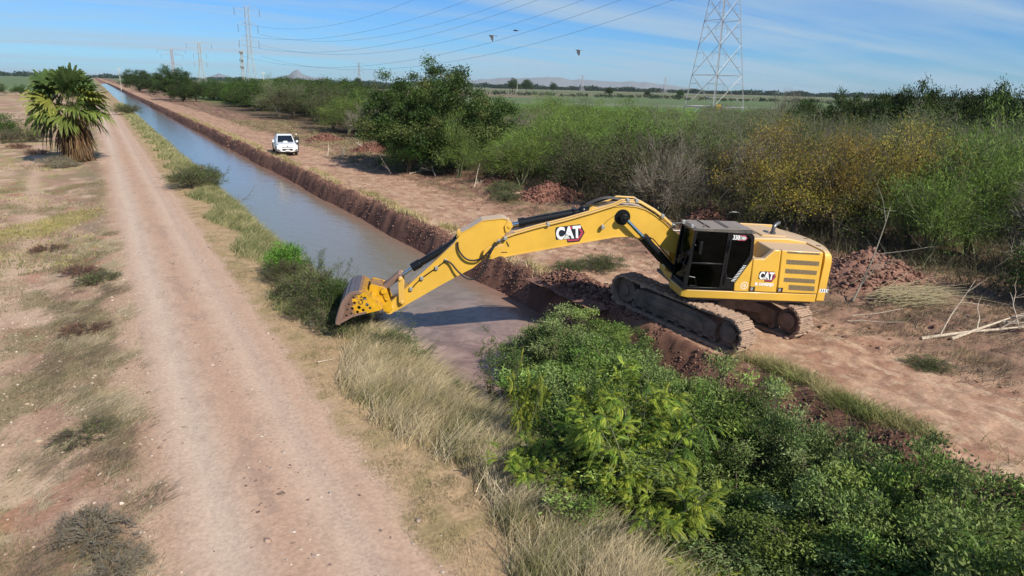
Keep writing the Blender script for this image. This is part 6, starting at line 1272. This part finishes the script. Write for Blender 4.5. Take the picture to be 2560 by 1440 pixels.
# ---------------- person beside the pickup ----------------
def person(loc, rz, label):
    o = tag(empty('person', loc, rz), label, 'person')
    J = {'pel': (0, 0, .95), 'che': (0, 0, 1.28), 'nec': (0, 0, 1.46), 'hea': (.02, 0, 1.57), 'crn': (.01, 0, 1.70), 'shL': (0, .19, 1.40), 'elL': (.02, .25, 1.13), 'wrL': (.14, .20, .92), 'haL': (.19, .18, .86), 'shR': (0, -.19, 1.40), 'elR': (.05, -.26, 1.13), 'wrR': (.20, -.16, 1.10), 'haR': (.27, -.12, 1.11), 'hiL': (0, .10, .90), 'knL': (.03, .11, .49), 'anL': (-.01, .12, .08), 'toL': (.15, .13, .03), 'hiR': (0, -.10, .90), 'knR': (.02, -.12, .49), 'anR': (-.02, -.13, .08), 'toR': (.14, -.15, .03)}
    Rr = {'pel': .135, 'che': .15, 'nec': .06, 'hea': .088, 'crn': .08, 'shL': .068, 'elL': .046, 'wrL': .030, 'haL': .034, 'shR': .068, 'elR': .046, 'wrR': .030, 'haR': .034, 'hiL': .095, 'knL': .062, 'anL': .043, 'toL': .032, 'hiR': .095, 'knR': .062, 'anR': .043, 'toR': .032}
    E_ = [('pel', 'che'), ('che', 'nec'), ('nec', 'hea'), ('hea', 'crn')]+[(a+s, b+s) if a not in ('che', 'pel') else (a, b+s) for s in 'LR' for a, b in (('che', 'sh'), ('sh', 'el'), ('el', 'wr'), ('wr', 'ha'), ('pel', 'hi'), ('hi', 'kn'), ('kn', 'an'), ('an', 'to'))]
    for s in 'LR':                                       # fingers and thumb
        h_ = Vector(J['ha'+s]); d_ = (h_-Vector(J['wr'+s])).normalized(); sd_ = Vector((0, 0, 1)).cross(d_).normalized() if abs(d_.z) < .9 else Vector((0, 1, 0))
        for k in range(4): nm = f'f{k}{s}'; J[nm] = tuple(h_+d_*(.075-.008*abs(k-1.5))+sd_*(.018*(k-1.5))+Vector((0, 0, -.015))); Rr[nm] = .009; E_.append(('ha'+s, nm))
        J['th'+s] = tuple(Vector(J['wr'+s])+d_*.06+sd_*.045); Rr['th'+s] = .010; E_.append(('ha'+s, 'th'+s))
    names = list(J); me = bpy.data.meshes.new('body'); me.from_pydata([J[k] for k in names], [(names.index(a), names.index(b)) for a, b in E_], []); b = link('body', me, o)
    sk_ = b.modifiers.new('skin', 'SKIN'); 
    for i, k in enumerate(names): me.skin_vertices[0].data[i].radius = (Rr[k], Rr[k]); me.skin_vertices[0].data[i].use_root = (k == 'pel')
    ss = b.modifiers.new('sub', 'SUBSURF'); ss.levels = 1; ss.render_levels = 1
    t = NT('clothed_figure'); g = t.n('ShaderNodeTexCoord').outputs['Object']; sp = t.n('ShaderNodeSeparateXYZ'); t.l(g, sp.inputs[0])
    def step(v, a): return t.rng(v, a-.004, a+.004, 0, 1)
    c = t.mix(step(sp.outputs[2], .10), (.03, .025, .02), (.022, .03, .05)); c = t.mix(step(sp.outputs[2], .96), c, (.018, .02, .018)); c = t.mix(step(sp.outputs[2], 1.49), c, (.30, .17, .115)); t.set(Base_Color=c, Roughness=.8); me.materials.append(t.m)
    mb = MB(); mb.ball((.115, 0, 1.585), .013, 6, 5, (1, .9, 1.6)); mb.tube([(.10, -.028, 1.55), (.108, 0, 1.548), (.10, .028, 1.55)], .006, 5)
    for s_ in (1, -1): mb.ball((.105, s_*.032, 1.615), .010, 6, 4); mb.ball((.0, s_*.092, 1.60), .02, 6, 4, (.8, .4, 1.2))
    mb.build('face', flat('skin', (.28, .16, .11), .7), o)
    mb = MB(); mb.ball((.0, 0, 1.65), .108, 12, 7, (1.05, .95, .95)); mb.prism([(.04, 1.645), (.20, 1.635), (.20, 1.648), (.04, 1.67)], -.075, .075); mb.build('cap', flat('cap_cloth', (.55, .50, .42), .8), o, smooth=True)
    mb = MB(); mb.tube([(.1, -.19, 1.44), (.02, -.21, 1.45), (-.06, -.18, 1.44)], .022, 6); mb.build('collar', flat('pale_strap', (.5, .46, .40), .8), o)
    return o
person((16.35, 69.6, hz(16.35, 69.6)), math.radians(-100), 'person in dark clothes and a pale cap standing at the door of the pickup')
# operator in the cab
def operator():
    o = tag(empty('person', mat=ME @ Matrix.Translation((.62, .97, 1.72))), 'person in dark shirt and blue jeans sitting inside the excavator cab', 'person')
    J = {'pel': (0, 0, .10), 'che': (-.04, 0, .42), 'nec': (-.03, 0, .60), 'hea': (.0, 0, .70), 'crn': (0, 0, .83), 'shL': (-.03, .19, .53), 'elL': (.10, .24, .28), 'wrL': (.27, .27, .30), 'haL': (.31, .28, .33), 'shR': (-.03, -.19, .53), 'elR': (.10, -.24, .28), 'wrR': (.27, -.27, .30), 'haR': (.31, -.28, .33), 'hiL': (.03, .10, .08), 'knL': (.44, .13, .12), 'anL': (.52, .13, -.22), 'toL': (.66, .13, -.25), 'hiR': (.03, -.10, .08), 'knR': (.44, -.13, .12), 'anR': (.50, -.13, -.22), 'toR': (.64, -.13, -.25)}
    Rr = {'pel': .14, 'che': .15, 'nec': .06, 'hea': .088, 'crn': .08, 'sh': .065, 'el': .046, 'wr': .03, 'ha': .035, 'hi': .095, 'kn': .065, 'an': .045, 'to': .035}
    E_ = [('pel', 'che'), ('che', 'nec'), ('nec', 'hea'), ('hea', 'crn')]+[(a+s, b+s) if a not in ('che', 'pel') else (a, b+s) for s in 'LR' for a, b in (('che', 'sh'), ('sh', 'el'), ('el', 'wr'), ('wr', 'ha'), ('pel', 'hi'), ('hi', 'kn'), ('kn', 'an'), ('an', 'to'))]
    for s in 'LR':
        h_ = Vector(J['ha'+s])
        for k in range(4): nm = f'f{k}{s}'; J[nm] = tuple(h_+Vector((.055, .017*(k-1.5), -.03))); Rr[nm] = .009; E_.append(('ha'+s, nm))
        J['th'+s] = tuple(h_+Vector((.01, .04 if s == 'R' else -.04, .02))); Rr['th'+s] = .01; E_.append(('ha'+s, 'th'+s))
    names = list(J); me = bpy.data.meshes.new('body'); me.from_pydata([J[k] for k in names], [(names.index(a), names.index(b)) for a, b in E_], []); b = link('body', me, o); b.modifiers.new('skin', 'SKIN')
    for i, k in enumerate(names): q = Rr.get(k, Rr.get(k[:-1], .03)); me.skin_vertices[0].data[i].radius = (q, q); me.skin_vertices[0].data[i].use_root = (k == 'pel')
    ss = b.modifiers.new('sub', 'SUBSURF'); ss.levels = 1; ss.render_levels = 1
    t = NT('seated_clothes'); g = t.n('ShaderNodeTexCoord').outputs['Object']; sp = t.n('ShaderNodeSeparateXYZ'); t.l(g, sp.inputs[0]); c = t.mix(t.rng(sp.outputs[2], .19, .2, 0, 1), (.06, .10, .19), (.03, .035, .04)); c = t.mix(t.rng(sp.outputs[2], .61, .62, 0, 1), c, (.28, .16, .11)); t.set(Base_Color=c, Roughness=.8); me.materials.append(t.m)
    mb = MB(); mb.ball((0, 0, .80), .10, 12, 7, (1.05, .95, .8)); mb.prism([(.04, .80), (.19, .79), (.19, .80), (.04, .82)], -.07, .07); mb.build('cap', flat('dark_cap', (.03, .03, .04), .8), o, smooth=True)
operator()
# pieces that stand apart become parts of their own
def split_parts(o):
    me = o.data; n = len(me.vertices); par = list(range(n))
    def fd(i):
        while par[i] != i: par[i] = par[par[i]]; i = par[i]
        return i
    for e in me.edges:
        a, b = fd(e.vertices[0]), fd(e.vertices[1])
        if a != b: par[a] = b
    isl = {}
    for i in range(n): isl.setdefault(fd(i), []).append(i)
    G = []
    for vs in isl.values():
        c = np.array([me.vertices[i].co for i in vs]); G.append([vs, c.min(0)-.004, c.max(0)+.004])
    ch = True
    while ch:
        ch = False
        for i in range(len(G)):
            for j in range(i+1, len(G)):
                if (G[i][1] <= G[j][2]).all() and (G[j][1] <= G[i][2]).all():
                    G[i] = [G[i][0]+G[j][0], np.minimum(G[i][1], G[j][1]), np.maximum(G[i][2], G[j][2])]; del G[j]; ch = True; break
            if ch: break
    if len(G) < 2: return
    src = [tuple(v.co) for v in me.vertices]; pol = [tuple(p.vertices) for p in me.polygons]
    for k, (vs, _, _) in enumerate(G):
        mp2 = {v: i for i, v in enumerate(vs)}; m2 = bpy.data.meshes.new(me.name); m2.from_pydata([src[v] for v in vs], [], [tuple(mp2[v] for v in p) for p in pol if p[0] in mp2])
        for m_ in me.materials: m2.materials.append(m_)
        q = o.copy(); q.data = m2; COL.objects.link(q); q.parent = o.parent
    for c in list(o.children): c.parent = o.parent
    bpy.data.objects.remove(o)
for nm in ('door_handle', 'stick_lug', 'lifting_socket', 'work_light', 'pipe_clamp', 'line_clamp', 'hose_fitting', 'handrail', 'cylinder_lug', 'hydraulic_pipe', 'hose', 'wiper', 'cable', 'hinge_ears'):
    for o in [x for x in bpy.data.objects if x.type == 'MESH' and x.name.split('.')[0] == nm]: split_parts(o)

# ---------------- haze: the air over the plain ----------------
hb = MB(); hb.box((-9000, -600, -6), (9400, 9400, 118)); hz_o = hb.build('haze', [])
hm = bpy.data.materials.new('air'); hm.use_nodes = True; hn = hm.node_tree; hn.nodes.clear(); ho = hn.nodes.new('ShaderNodeOutputMaterial'); hv = hn.nodes.new('ShaderNodeVolumePrincipled')
hv.inputs['Color'].default_value = (.80, .91, 1, 1); hv.inputs['Density'].default_value = 0.5e-4; hv.inputs['Anisotropy'].default_value = .2; hn.links.new(hv.outputs[0], ho.inputs['Volume']); hz_o.data.materials.append(hm)
tag(hz_o, 'pale blue haze over the far plain', 'haze', kind='stuff')
